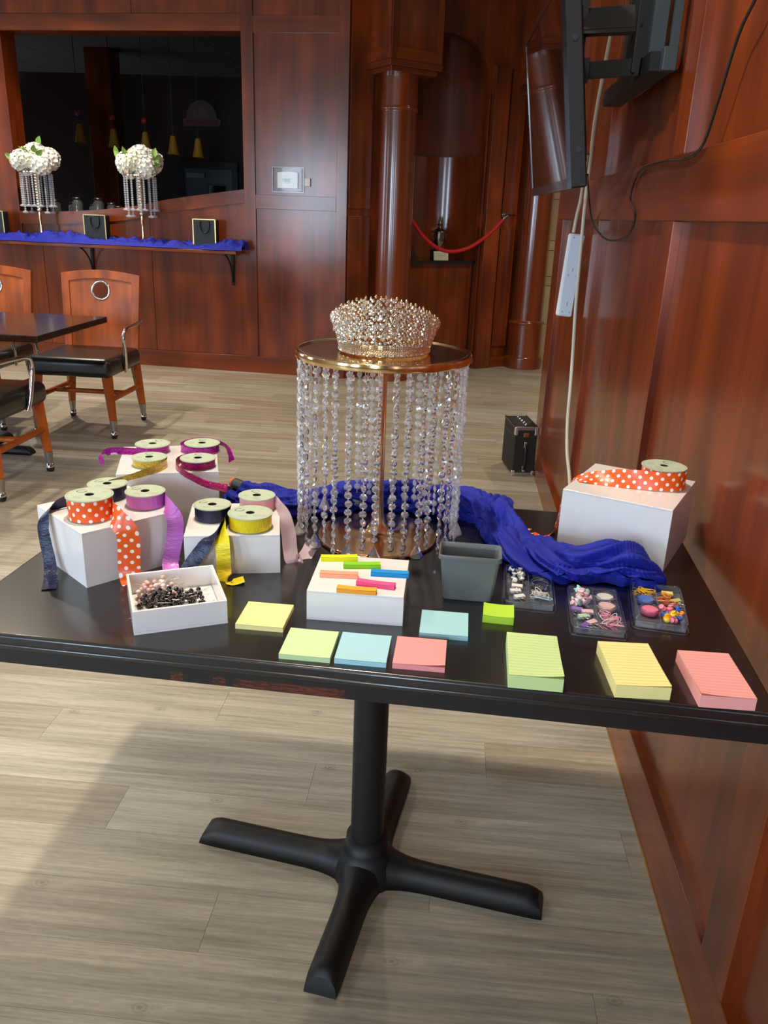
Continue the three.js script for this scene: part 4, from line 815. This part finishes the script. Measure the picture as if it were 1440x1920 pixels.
{
  const F = 'sticky flags on the low riser', y = TOP + 0.052;
  const flags = [['yellow', -0.170, -1.276, 0.18, '#e3df12', 0.001], ['lime green', -0.128, -1.252, 0.16, '#86cf1e', 0.001], ['peach', -0.161, -1.208, 0.06, '#f5a583', 0.0005], ['bright blue', -0.078, -1.226, 0.03, '#1390d8', 0.001], ['hot pink', -0.097, -1.181, -0.13, '#f0568e', 0.002], ['orange', -0.125, -1.154, -0.02, '#f7a72f', 0.002]];
  for (const [n, x, z, t, a, sag] of flags) pad('flag_pad', `${n} sticky flag pad on the low white riser`, 'sticky flags', x, z, y, 0.063, 0.0075, 0.0135, t, a, F, { sag });
  const N = 'square sticky notes';
  pad('sticky_note_pad', 'pale yellow square sticky notes in front of the yellow spool riser', 'sticky notes', -0.27, -1.141, TOP, 0.076, 0.008, 0.08, -0.02, '#f3e59c', N, { sag: 0.0004 });
  pad('sticky_note_pad', 'pale green square sticky notes near the front edge', 'sticky notes', -0.184, -1.062, TOP, 0.076, 0.008, 0.081, -0.025, '#cbe3ab', N, { sag: 0.0008 });
  pad('sticky_note_pad', 'light blue square sticky notes between the green and pink notes', 'sticky notes', -0.102, -1.061, TOP, 0.076, 0.008, 0.081, -0.02, '#a8d8e2', N, { sag: 0.0006 });
  pad('sticky_note_pad', 'salmon pink square sticky notes near the front edge', 'sticky notes', -0.017, -1.06, TOP, 0.076, 0.0085, 0.081, -0.02, '#f79d9a', N, { curl: 0.004 });
  pad('sticky_note_pad', 'light blue square sticky notes lying behind the pink notes', 'sticky notes', 0.017, -1.157, TOP, 0.076, 0.008, 0.079, -0.015, '#a3d5dd', N);
  pad('sticky_note_pad', 'small lime green sticky notes in front of the grey cup', 'sticky notes', 0.105, -1.205, TOP, 0.05, 0.013, 0.046, -0.06, '#b4e03a', N, { sag: 0.003 });
  const ruled = (bg, ln) => canvasTex(512, 832, (c, W, H) => { c.fillStyle = bg; c.fillRect(0, 0, W, H); c.fillStyle = ln; for (let k = 0; k < 14; k++) c.fillRect(0, 76 + k * 55, W, 5); });
  const G = 'lined sticky note blocks';
  pad('lined_note_pad', 'thick green lined note block with a lifted corner', 'notepad', 0.149, -1.054, TOP, 0.076, 0.021, 0.124, -0.03, '#c9e29a', G, { map: ruled('#c9e29a', '#a3bd84'), curl: 0.005 });
  pad('lined_note_pad', 'thick yellow lined note block', 'notepad', 0.291, -1.052, TOP, 0.076, 0.02, 0.122, 0.05, '#f4e99a', G, { map: ruled('#f4e99a', '#c8bc84'), curl: 0.002 });
  pad('lined_note_pad', 'thick pink lined note block at the right table corner', 'notepad', 0.405, -1.043, TOP, 0.075, 0.019, 0.122, 0.01, '#f7a8a2', G, { map: ruled('#f7a8a2', '#d38e90'), curl: 0.003, left: true });
}
// ---------- grey cup ----------
{
  const c = thing('plastic_cup', 'frosted grey rectangular plastic cup behind the lime notes', 'cup', [0.055, TOP, -1.281], -0.03);
  const m = phy('#8d9494', 0.42, 0, { transmission: 0.5, thickness: 0, ior: 1.45, side: THREE.DoubleSide });
  const rrect = (w, d, r) => { const p = []; for (const [sx, sz, a0] of [[1, 1, 0], [-1, 1, 1], [-1, -1, 2], [1, -1, 3]]) for (let k = 0; k <= 5; k++) { const a = (a0 + k / 5) * Math.PI / 2; p.push([sx * (w / 2 - r) + r * Math.cos(a), sz * (d / 2 - r) + r * Math.sin(a)]); } return p; };
  const loft = (secs) => { const pos = [], idx = [], n = 24; secs.forEach(([w, d, y, r]) => rrect(w, d, r).forEach(([x, z]) => pos.push(x, y, z))); for (let i = 0; i < secs.length - 1; i++) for (let j = 0; j < n; j++) { const a = i * n + j, b = i * n + (j + 1) % n; idx.push(a, a + n, b, b, a + n, b + n); } const g = new THREE.BufferGeometry(); g.setAttribute('position', new THREE.Float32BufferAttribute(pos, 3)); g.setIndex(idx); g.computeVertexNormals(); return g; };
  const D = 0.062;
  mesh('cup_wall', loft([[0.082, D - 0.016, 0.0005, 0.006], [0.084, D - 0.014, 0.004, 0.007], [0.1, D - 0.004, 0.077, 0.008], [0.0975, D - 0.0065, 0.077, 0.007], [0.081, D - 0.017, 0.004, 0.006]]), m, c);
  mesh('cup_floor', bx(-0.04, 0.04, 0.0008, 0.0028, -(D - 0.018) / 2, (D - 0.018) / 2), m, c);
  mesh('cup_rim', loft([[0.1, D - 0.004, 0.075, 0.008], [0.106, D + 0.002, 0.076, 0.009], [0.106, D + 0.002, 0.085, 0.009], [0.1025, D - 0.0015, 0.085, 0.008], [0.0985, D - 0.0055, 0.077, 0.007]]), m, c);
}
// ---------- grey tube at the back ----------
{
  const a = V(-0.49, TOP + 0.0128, -1.772), b = V(-0.428, TOP + 0.0128, -1.722), d = b.clone().sub(a).normalize();
  const t = thing('glue_tube', 'dark grey tube with an orange end beside the blue scarf', 'tube', [a.x, TOP, a.z]);
  const L = (p, q) => rod([p.x - a.x, p.y - TOP, p.z - a.z], [q.x - a.x, q.y - TOP, q.z - a.z], 0.0125, 0.0125, 28);
  mesh('tube_body', L(a.clone().addScaledVector(d, 0.006), b), std('#34383d', 0.45), t);
  mesh('orange_end', L(a, a.clone().addScaledVector(d, 0.007)), std('#e5692c', 0.5), t);
}
// ---------- blue scarf ----------
{
  const path = new THREE.CatmullRomCurve3([[-0.462, -1.68], [-0.442, -1.648], [-0.412, -1.628], [-0.36, -1.622], [-0.28, -1.655], [-0.2, -1.695], [-0.1, -1.716], [0.0, -1.71], [0.075, -1.675], [0.118, -1.61], [0.13, -1.53], [0.152, -1.462], [0.205, -1.412], [0.27, -1.395], [0.33, -1.385], [0.385, -1.372], [0.415, -1.37]].map(p => V(p[0], 0, p[1])), false, 'centripetal');
  const N = 620, Mv = 72, pos = [], idx = [];
  for (let i = 0; i <= N; i++) {
    const t = i / N, c = path.getPointAt(t), tg = path.getTangentAt(t), nx = -tg.z, nz = tg.x;
    const endT = Math.pow(cl(Math.min(t / 0.05, (1 - t) / 0.045)), 0.55);
    const hump = 0.75 + 0.5 * vn(t * 11, 3.3) + 0.4 * Math.exp(-(((t - 0.91) / 0.05) ** 2)) + 0.25 * Math.exp(-(((t - 0.62) / 0.07) ** 2));
    const half = (0.043 + 0.014 * vn(t * 9, 8.1) + 0.02 * Math.exp(-(((t - 0.8) / 0.14) ** 2)) - 0.006 * Math.exp(-(((t - 0.2) / 0.1) ** 2))) * endT, high = 0.052 * hump * (0.25 + 0.75 * endT);
    for (let j = 0; j <= Mv; j++) {
      const a = Math.PI * 2 * j / Mv, ca = Math.cos(a), sa = Math.sin(a);
      const tw = a + 0.9 * Math.sin(t * 9) + 0.5 * Math.sin(t * 23);
      const X = Math.cos(tw), Y = Math.sin(tw), warp = vn(t * 26, a * 0.8) * 0.9;
      const f1 = Math.abs(vn(X * 1.7 + 20 + warp, Y * 1.7 + t * 9) - 0.5) * 2, f2 = Math.abs(vn(X * 4.3 + 40 + warp, Y * 4.3 + t * 22) - 0.5) * 2, f3 = Math.abs(vn(X * 11 + 70 + warp * 2, Y * 11 + t * 60) - 0.5) * 2;
      const f = 1.16 - 0.55 * (1 - f1) ** 3 - 0.28 * (1 - f2) ** 2.5 - 0.07 * (1 - f3) ** 2 + 0.16 * (vn(t * 30, 5 + X) - 0.5);
      const up = Math.max(0.0006, 0.42 * high + 0.62 * high * sa * f);
      pos.push(c.x + nx * half * ca * f, TOP + (sa < -0.55 ? 0.0006 : up), c.z + nz * half * ca * f);
    }
  }
  for (let i = 0; i < N; i++) for (let j = 0; j < Mv; j++) { const a = i * (Mv + 1) + j, b = a + Mv + 1; idx.push(a, a + 1, b, b, a + 1, b + 1); }
  const g = new THREE.BufferGeometry(); g.setAttribute('position', new THREE.Float32BufferAttribute(pos, 3)); g.setIndex(idx); g.computeVertexNormals();
  const s = mesh('blue_scarf', g, phy('#0b1c98', 0.75, 0, { sheen: 0.35, sheenColor: new THREE.Color(0.05, 0.12, 0.8), sheenRoughness: 0.4, side: THREE.DoubleSide }));
  tag(s, 'royal blue gauze scarf crumpled across the back of the table', 'scarf');
}
// ---------- crystal cake stand ----------
{
  const C = [-0.126, TOP, -1.522];
  const s = thing('crystal_stand', 'round gold cake stand hung with crystal bead strands', 'stand', C);
  mesh('stand_base', lathe([[0, 0], [0.119, 0], [0.121, 0.002], [0.121, 0.0065], [0.118, 0.009], [0.06, 0.0105], [0.035, 0.013], [0.024, 0.02], [0.017, 0.034], [0.012, 0.055], [0.0098, 0.09], [0.0095, 0.2]], 64), M.goldRose, s);
  mesh('stem', lathe([[0.0095, 0.2], [0.009, 0.3], [0.009, 0.355], [0.014, 0.362], [0.014, 0.366]], 32), M.goldRose, s);
  mesh('top_plate', lathe([[0, 0.364], [0.163, 0.364], [0.166, 0.366], [0.166, 0.377], [0.163, 0.379], [0.157, 0.379], [0.154, 0.3765], [0, 0.3765]], 96), M.gold, s);
  const bead = flat(lathe([[0, 0.0034], [0.0034, 0.0032], [0.0074, 0.0004], [0.0074, -0.0004], [0.0034, -0.0032], [0, -0.0034]], 8).rotateX(Math.PI / 2));
  const drop = flat(lathe([[0, 0.028], [0.004, 0.022], [0.0125, 0.004], [0.0128, 0.0015], [0.009, -0.003], [0, -0.005]], 8));
  const wire = std('#e6e6e6', 0.3, 0.6), K = 38, R = 0.1585, strands = [];
  for (let k = 0; k < K; k++) { const a = (k + 0.35 + 0.25 * (NG[k] - 0.5)) / K * Math.PI * 2; strands.push([a, R * Math.sin(a), R * Math.cos(a), k]); }   // a = 0 faces the viewer
  strands.sort((p, q) => q[2] - p[2]);
  const back = [], backWire = [];
  let beads = 0;
  strands.forEach(([a, x, z, k], n) => {
    const step = 0.0164, count = 19 + (k * 7 % 3), y0 = 0.352;
    const links = [T(new THREE.TorusGeometry(0.0042, 0.0006, 6, 14).rotateY(a + 1.2), x, y0 + 0.0095, z)];
    for (let i = 0; i < count; i++) links.push(T(new THREE.TorusGeometry(0.0021, 0.0004, 5, 10).rotateY(a + Math.PI / 2), x, y0 - step * (i + 0.5), z));
    const place = (i, target) => {
      const turn = a + (NG[(k * 37 + i * 3) & 4095] - 0.5) * 1.3, jx = (NG[(k * 11 + i) & 4095] - 0.5) * 0.0012;
      if (target) { const m = mesh('bead', bead, M.crystal, target, [x + jx, y0 - step * i, z], [0, turn, 0]); beads++; } else back.push(T(bead.clone().rotateY(turn), x + jx, y0 - step * i, z));
    };
    const hasDrop = k % 3 === 0, yd = y0 - step * count - 0.022;
    if (n < 14) {
      const st = mesh('bead_strand', links, wire, s);
      for (let i = 0; i < count; i++) place(i, st);
      if (hasDrop) mesh('drop_crystal', drop, M.crystal, st, [x, yd, z], [0, k, 0]);
    } else { backWire.push(...links); for (let i = 0; i < count; i++) place(i, null); if (hasDrop) back.push(T(drop.clone().rotateY(k), x, yd, z)); }
  });
  mesh('rear_strands', back, M.crystalThin, s).userData.kind = 'stuff';
  mesh('rear_links', backWire, wire, s).userData.kind = 'stuff';
  console.log('beads', beads);
}
// ---------- crown ----------
{
  const c = thing('rhinestone_crown', 'gold rhinestone crown on top of the crystal stand', 'crown', [-0.124, TOP + 0.3795, -1.508]);
  const wrapPi = a => a - Math.PI * 2 * Math.round(a / (Math.PI * 2));
  const Ht = th => 0.034 + 0.07 * Math.exp(-((wrapPi(th) / 1.4) ** 2));       // th = 0 faces the viewer
  const Rt = t => 0.0825 + 0.002 * t + 0.014 * t * t;
  const at = (th, t) => { const h = t * Ht(th), r = Rt(t); return V(r * Math.sin(th), h, r * Math.cos(th) * 1.0); };
  const gem = flat(lathe([[0, 0.0016], [0.0016, 0.0013], [0.0026, 0.0], [0, -0.0012]], 6).rotateX(Math.PI / 2));
  const cup = new THREE.SphereGeometry(0.0029, 7, 5); const gems = [], cups = [], tiny = [], bandL = [], big = [];
  const put = (src, list, th, t, sc, out) => { const p = at(th, t), q = src.clone(); q.rotateZ(th * 5 + t * 9); q.scale(sc, sc, sc); q.rotateX(-0.12); q.rotateY(th); list.push(T(q, p.x + Math.sin(th) * out, p.y, p.z + Math.cos(th) * out)); };
  for (let i = 0; i < 132; i++) { const th = i / 132 * 6.2832; for (const [y, r] of [[0.0022, 0.0021], [0.0058, 0.002], [0.0095, 0.002], [0.0132, 0.0021], [0.017, 0.0022], [0.0208, 0.0022]]) tiny.push(T(new THREE.OctahedronGeometry(r, 0), Rt(y / 0.08) * Math.sin(th) + Math.sin(th) * 0.001, y, Rt(y / 0.08) * Math.cos(th) + Math.cos(th) * 0.001)); }
  for (let i = 0; i < 120; i++) { const th = i / 120 * 6.2832; const g = new THREE.CylinderGeometry(0.0011, 0.0011, 0.0085, 6); g.rotateZ(-0.7); g.rotateY(th); const r = Rt(0.1) + 0.0003; bandL.push(T(g, r * Math.sin(th), 0.0085, r * Math.cos(th))); }
  for (let i = 0; i < 90; i++) { const th = i / 90 * 6.2832; tiny.push(T(new THREE.OctahedronGeometry(0.0029, 0).rotateY(i), 0.0838 * Math.sin(th), 0.0032, 0.0838 * Math.cos(th))); }
  mesh('crown_band', [lathe([[0.0815, 0], [0.083, 0], [0.083, 0.021], [0.0815, 0.021], [0.0815, 0]], 80)], M.gold, c);
  mesh('rope_twist', bandL, M.gold, c).userData.kind = 'stuff';
  mesh('band_stones', tiny.map(flat), M.rhine, c).userData.kind = 'stuff';
  const rows = 14, n = 70;
  for (let r = 0; r < rows; r++) for (let k = 0; k < n; k++) {
    const th = (k + (r % 2) * 0.5 + 0.3 * (NG[(r * 57 + k * 29) & 4095] - 0.5)) / n * 6.2832, t = 0.25 + 0.7 * (r + 0.5 * (NG[(r * 17 + k * 91 + 7) & 4095] - 0.5)) / (rows - 1);
    if (r === 1 && k % 2) continue;
    const sc = r === 2 || r === 5 ? 1.55 : 1.2 + 0.45 * NG[(r * 71 + k * 13) & 4095];
    put(cup, cups, th, t, sc, -0.0014); put(gem, gems, th, t, sc, 0.0012);
  }
  for (let k = 0; k < n; k++) { const th = k / n * 6.2832, p = at(th, 1), g = new THREE.SphereGeometry(0.0024, 7, 6); g.scale(1, 1.5, 1); cups.push(T(g, p.x, p.y + (k % 2 ? 0.0015 : -0.001), p.z)); put(gem, gems, th, k % 2 ? 1.01 : 0.98, 1.05, 0.0014); }
  mesh('stone_settings', cups, M.gold, c).userData.kind = 'stuff';
  mesh('rhinestones', gems, M.rhine, c).userData.kind = 'stuff';
  for (let k = 0; k < 9; k++) for (const t of k % 2 ? [0.5] : [0.66]) { const th = (k - 4) * 0.36, p = at(th, t), g = flat(lathe([[0, 0.003], [0.0032, 0.0024], [0.0056, 0], [0, -0.003]], 8).rotateX(Math.PI / 2)); g.scale(0.85, 1.15, 1); g.rotateX(-0.12); g.rotateY(th); mesh('large_stone', T(g, p.x + Math.sin(th) * 0.003, p.y, p.z + Math.cos(th) * 0.003), M.rhine, c); }
}
// ---------- pearl pins in the open box ----------
{
  const cx = -0.42, cz = -1.152, turn = 0.44, y0 = TOP + 0.004, W = 0.064, D = 0.064;
  const headG = new THREE.SphereGeometry(0.0042, 14, 10), shaftG = rod([0, 0, 0], [0.026, 0, 0], 0.00035, 0.00035, 5);
  const steel = std('#c9c5bd', 0.25, 1), blackP = phy('#0b0a0b', 0.12, 0, { clearcoat: 1, clearcoatRoughness: 0.05 }), pinkP = phy('#e2b7ac', 0.25, 0.1, { clearcoat: 0.8 }), whiteP = phy('#efe6dd', 0.25, 0.05, { clearcoat: 0.8 });
  const placed = [];
  const ca = Math.cos(turn), sa = Math.sin(turn);
  const proto = {};
  function pin(kind, label, group, u, v) {
    let h = 0.0042;
    for (const [a, b, hh] of placed) { const d = Math.hypot(u - a, v - b); if (d < 0.0084) h = Math.max(h, hh + Math.sqrt(0.0084 ** 2 - d * d) * 0.92); }
    if (h > 0.03) return false;
    placed.push([u, v, h]);
    const pos = [cx + ca * u + sa * v, y0 + h, cz - sa * u + ca * v];
    let o;
    if (!proto[kind]) { o = proto[kind] = thing('pearl_pin', label, 'pin', pos, 0, group); mesh('pearl_head', headG, { black: blackP, pink: pinkP, white: whiteP }[kind], o); mesh('pin_shaft', shaftG, steel, o); }
    else { o = proto[kind].clone(); o.name = numbered('pearl_pin'); scene.add(o); o.position.set(...pos); o.userData = { label, category: 'pin', group }; }
    // keep the needle inside the box
    for (let k = 0; k < 12; k++) { const a = rr(0, 6.28), uu = u + 0.026 * Math.cos(a), vv = v - 0.026 * Math.sin(a); if (Math.abs(uu) < W && Math.abs(vv) < D) { o.rotation.y = a + turn; break; } }
    o.rotation.z = -Math.min(0.1, (h - 0.0008) / 0.03);
    return true;
  }
  const gs = () => (rnd() + rnd() + rnd() - 1.5) / 1.5;
  let n = 0, tries = 0;
  while (n < 118 && tries++ < 1500) { const u = -0.008 + gs() * 0.06, v = 0.012 + gs() * 0.034; if (Math.abs(u) < 0.061 && Math.abs(v) < 0.061 && v > -0.03 - u * 0.1 && pin('black', 'black pearl-headed pin in the pile inside the open white box', 'black pearl pins', u, v)) n++; }
  n = 0; tries = 0;
  while (n < 62 && tries++ < 900) { const u = -0.03 + gs() * 0.04, v = -0.03 + gs() * 0.04; if (Math.abs(u) < 0.061 && Math.abs(v) < 0.061 && v < 0.0 - u * 0.25 && pin(n % 3 ? 'pink' : 'white', n % 3 ? 'pink pearl-headed pin at the rear left of the open box' : 'white pearl-headed pin among the pins in the open box', n % 3 ? 'pink pearl pins' : 'white pearl pins', u, v)) n++; }
  console.log('pins', placed.length);
}
// ---------- clear trays with office bits ----------
{
  const clear = phy('#eef3f8', 0.06, 0, { transmission: 0.94, thickness: 0, ior: 1.6 }), rimM = phy('#ffffff', 0.05, 0, { transmission: 1, thickness: 0.003, ior: 1.5 });
  const W = 0.078, L = 0.15, H = 0.013;
  function tray(label, x, z, turn) {
    const t = thing('clear_tray', label, 'tray', [x, TOP, z], turn, 'clear plastic trays');
    const w = W / 2, l = L / 2, k = 0.0009;
    mesh('tray_floor', bx(-w, w, 0.0004, 0.0012, -l, l), clear, t);
    mesh('tray_wall', bx(-w - k, -w, 0.0004, H, -l, l), clear, t); mesh('tray_wall', bx(w, w + k, 0.0004, H, -l, l), clear, t);
    mesh('tray_wall', bx(-w, w, 0.0004, H, -l - k, -l), clear, t); mesh('tray_wall', bx(-w, w, 0.0004, H, l, l + k), clear, t);
    mesh('divider', bx(-k, k, 0.0012, H - 0.001, -l, l), clear, t);
    mesh('tray_rim', [tubeRect(w + 0.003, l + 0.003, H, 0.0016)], rimM, t);
    mesh('base_lip', [tubeRect(w + 0.005, l + 0.008, 0.0016, 0.0014)], rimM, t);
    return t;
  }
  function tubeRect(w, l, y, r) { const p = []; for (const [sx, sz, a0] of [[1, 1, 0], [-1, 1, 1], [-1, -1, 2], [1, -1, 3]]) for (let k = 0; k <= 4; k++) { const a = (a0 + k / 4) * Math.PI / 2; p.push([sx * (w - 0.006) + 0.006 * Math.cos(a), y, sz * (l - 0.006) + 0.006 * Math.sin(a)]); } return tube(p, r, 96, 6, true); }
  const trays = [{ p: [0.163, -1.318], r: -0.06 }, { p: [0.268, -1.242], r: -0.075 }, { p: [0.378, -1.277], r: -0.15 }];
  tray('clear tray of white and blue pins beside the grey cup', 0.163, -1.318, -0.06);
  tray('clear tray of pastel pink and lilac bits in front of the scarf', 0.268, -1.242, -0.075);
  tray('clear tray of yellow, orange and blue bits nearest the wall', 0.378, -1.277, -0.15);
  const spot = (k, u, v, y) => { const { p, r } = trays[k], c = Math.cos(r), s = Math.sin(r); return [p[0] + c * u + s * v, TOP + 0.0012 + y, p[1] - s * u + c * v]; };
  const plastic = c => phy(c, 0.32, 0, { clearcoat: 0.4 });
  const pm = {}; const pc = c => pm[c] ??= plastic(c);
  // push pin: flared plastic head and steel needle
  const ppHead = lathe([[0, 0.0105], [0.0042, 0.0105], [0.0046, 0.009], [0.0026, 0.0075], [0.0024, 0.0035], [0.0048, 0.002], [0.005, 0], [0, 0]], 14), ppNeedle = rod([0, 0, 0], [0, -0.009, 0], 0.0005, 0.0002, 5), steel = std('#cfcfcf', 0.25, 1);
  function pushPin(k, color, word, u, v, y, label) {
    const o = thing('push_pin', label ?? `${word} push pin in the tray`, 'push pin', spot(k, u, v, y), rr(0, 6), `${word} push pins`);
    mesh('pin_head', ppHead, pc(color), o); mesh('pin_needle', ppNeedle, steel, o);
    o.rotation.set(rr(-1.6, 1.6), rr(0, 6), rr(-1.6, 1.6));
  }
  const cl2 = extr([[-0.0035, 0], [0.0035, 0], [0.0015, 0.0085], [-0.0015, 0.0085]], 0.019).translate(0, 0, -0.0095);
  const loop = tube([[0.0015, 0.008, -0.004], [0.0025, 0.017, -0.0035], [0.003, 0.02, 0], [0.0025, 0.017, 0.0035], [0.0015, 0.008, 0.004]], 0.0006, 20, 6);
  function binderClip(k, color, word, u, v, y, ry, label) {
    const o = thing('binder_clip', label, 'binder clip', spot(k, u, v, y), ry, 'mini binder clips');
    mesh('clip_body', cl2, pc(color), o); mesh('wire_handle', loop, steel, o); mesh('wire_handle', loop.clone().rotateY(Math.PI), steel, o);
    o.rotation.set(0, ry, 1.5); o.position.y += 0.004;
  }
  const pclip = tube([[-0.004, 0, 0.006], [-0.004, 0, -0.011], [0, 0, -0.015], [0.004, 0, -0.011], [0.004, 0, 0.011], [0.001, 0, 0.0145], [-0.0022, 0, 0.011], [-0.0022, 0, -0.007], [0.0003, 0, -0.01], [0.0022, 0, -0.007], [0.0022, 0, 0.007]], 0.0007, 64, 6);
  function paperClip(k, color, word, u, v, y, label) {
    const o = thing('paper_clip', label, 'paper clip', spot(k, u, v, y), rr(0, 6), `${word} paper clips`);
    mesh('bent_wire', pclip, pc(color), o); o.rotation.set(rr(-0.5, 0.5), rr(0, 6), rr(-0.25, 0.25));
  }
  function magnet(k, color, word, u, v, label) {
    const o = thing('round_magnet', label, 'magnet', spot(k, u, v, 0.0005), 0, 'round magnets in the trays');
    mesh('magnet_disc', lathe([[0, 0.001], [0.0145, 0.001], [0.0145, 0.0085], [0.0135, 0.009], [0, 0.009]], 32), color ? pc(color) : rimM, o);
    mesh('clear_rim', T(new THREE.TorusGeometry(0.0158, 0.0021, 8, 36).rotateX(Math.PI / 2), 0, 0.0098, 0), rimM, o);
  }
  // tray beside the cup
  for (let i = 0; i < 9; i++) pushPin(0, '#1d2f9e', 'blue', rr(-0.032, -0.008), rr(-0.066, -0.04), 0.004 + rr(0, 0.008), 'blue push pin in the rear of the tray beside the cup');
  for (let i = 0; i < 12; i++) pushPin(0, '#e6e6e4', 'white', rr(-0.032, -0.008), rr(-0.066, -0.016), 0.004 + rr(0, 0.008), 'white push pin in the tray beside the cup');
  [[-0.02, 0.0, 'rear white mini binder clip'], [-0.024, 0.02, 'middle white mini binder clip'], [-0.018, 0.042, 'front white mini binder clip']].forEach(([u, v, s], i) => binderClip(0, '#e9e9e6', 'white', u, v, 0.002, 1.5 + i * 0.25, `${s} in the tray beside the cup`));
  for (let i = 0; i < 8; i++) paperClip(0, i % 3 ? '#d8d6cc' : '#b7d2dc', 'white', rr(0.012, 0.026), rr(0.022, 0.05), 0.002 + i * 0.0013, i % 3 ? 'white paper clip in the tray beside the cup' : 'pale blue paper clip in the tray beside the cup');
  magnet(0, null, '', 0.02, -0.05, 'rear clear round magnet in the tray beside the cup'); magnet(0, null, '', 0.02, -0.012, 'front clear round magnet in the tray beside the cup');
  // pastel tray
  for (let i = 0; i < 26; i++) { const [c, w] = [['#e3b9c4', 'pale pink'], ['#a9d3c2', 'mint'], ['#e3dcdc', 'pearl white']][i % 5 < 3 ? 0 : i % 5 - 2]; pushPin(1, c, w, rr(-0.032, -0.008), rr(-0.062, -0.012), 0.004 + rr(0, 0.009), `${w} push pin in the pastel tray`); }
  [[-0.03, 0.0, '#8c72b8', 'lilac', 'upper lilac'], [-0.014, 0.006, '#e4bcc0', 'pink', 'upper pink'], [-0.022, 0.024, '#b9d2bd', 'mint', 'mint green'], [-0.012, 0.044, '#e2bcc6', 'pink', 'lower pink'], [-0.024, 0.058, '#7a5fb0', 'lilac', 'lower lilac']].forEach(([u, v, c, w, s], i) => binderClip(1, c, w, u, v, 0.002, 1.3 + i * 0.3, `${s} mini binder clip in the pastel tray`));
  for (let i = 0; i < 16; i++) paperClip(1, i % 4 ? '#e39bb4' : '#cfe0cf', 'pink', rr(0.01, 0.028), rr(0.012, 0.06), 0.001 + i * 0.0008, i % 4 ? 'pink paper clip in the pastel tray' : 'pale mint paper clip in the pastel tray');
  magnet(1, '#d9d5cf', 'white', 0.02, -0.052, 'white round magnet in the pastel tray'); magnet(1, '#dcb9b6', 'blush', 0.02, -0.016, 'blush pink round magnet in the pastel tray');
  // bright tray
  for (let i = 0; i < 7; i++) paperClip(2, i % 4 === 3 ? '#3b78c9' : '#e8b417', 'yellow', rr(-0.03, -0.01), rr(-0.066, -0.04), 0.002 + i * 0.0014, i % 4 === 3 ? 'blue paper clip in the tray nearest the wall' : 'yellow paper clip in the tray nearest the wall');
  for (let i = 0; i < 5; i++) paperClip(2, '#ee8b22', 'orange', rr(0.01, 0.028), rr(-0.045, 0.01), 0.004 + i * 0.0016, 'orange paper clip in the tray nearest the wall');
  [[0.02, -0.058, '#e9dd7a', 'rear yellow'], [0.03, -0.03, '#cfc46a', 'side yellow'], [0.014, -0.02, '#a8604f', 'brick red'], [0.026, -0.006, '#a8604f', 'front brick red']].forEach(([u, v, c, s], i) => binderClip(2, c, s, u, v, 0.002, 1.5 + i * 0.5, `${s} mini binder clip in the tray nearest the wall`));
  for (let i = 0; i < 26; i++) { const [c, w] = [['#e9c51c', 'yellow'], ['#2f62c4', 'blue'], ['#ef8b1d', 'orange'], ['#ee7f9b', 'rose']][i % 4]; pushPin(2, c, w, rr(0.008, 0.032), rr(0.018, 0.058), 0.004 + rr(0, 0.01), `${w} push pin in the tray nearest the wall`); }
  magnet(2, '#4c74c4', 'blue', -0.018, -0.016, 'blue round magnet in the tray nearest the wall'); magnet(2, '#ee6f97', 'pink', -0.014, 0.024, 'pink round magnet in the tray nearest the wall');
}

renderer.render(scene, camera);
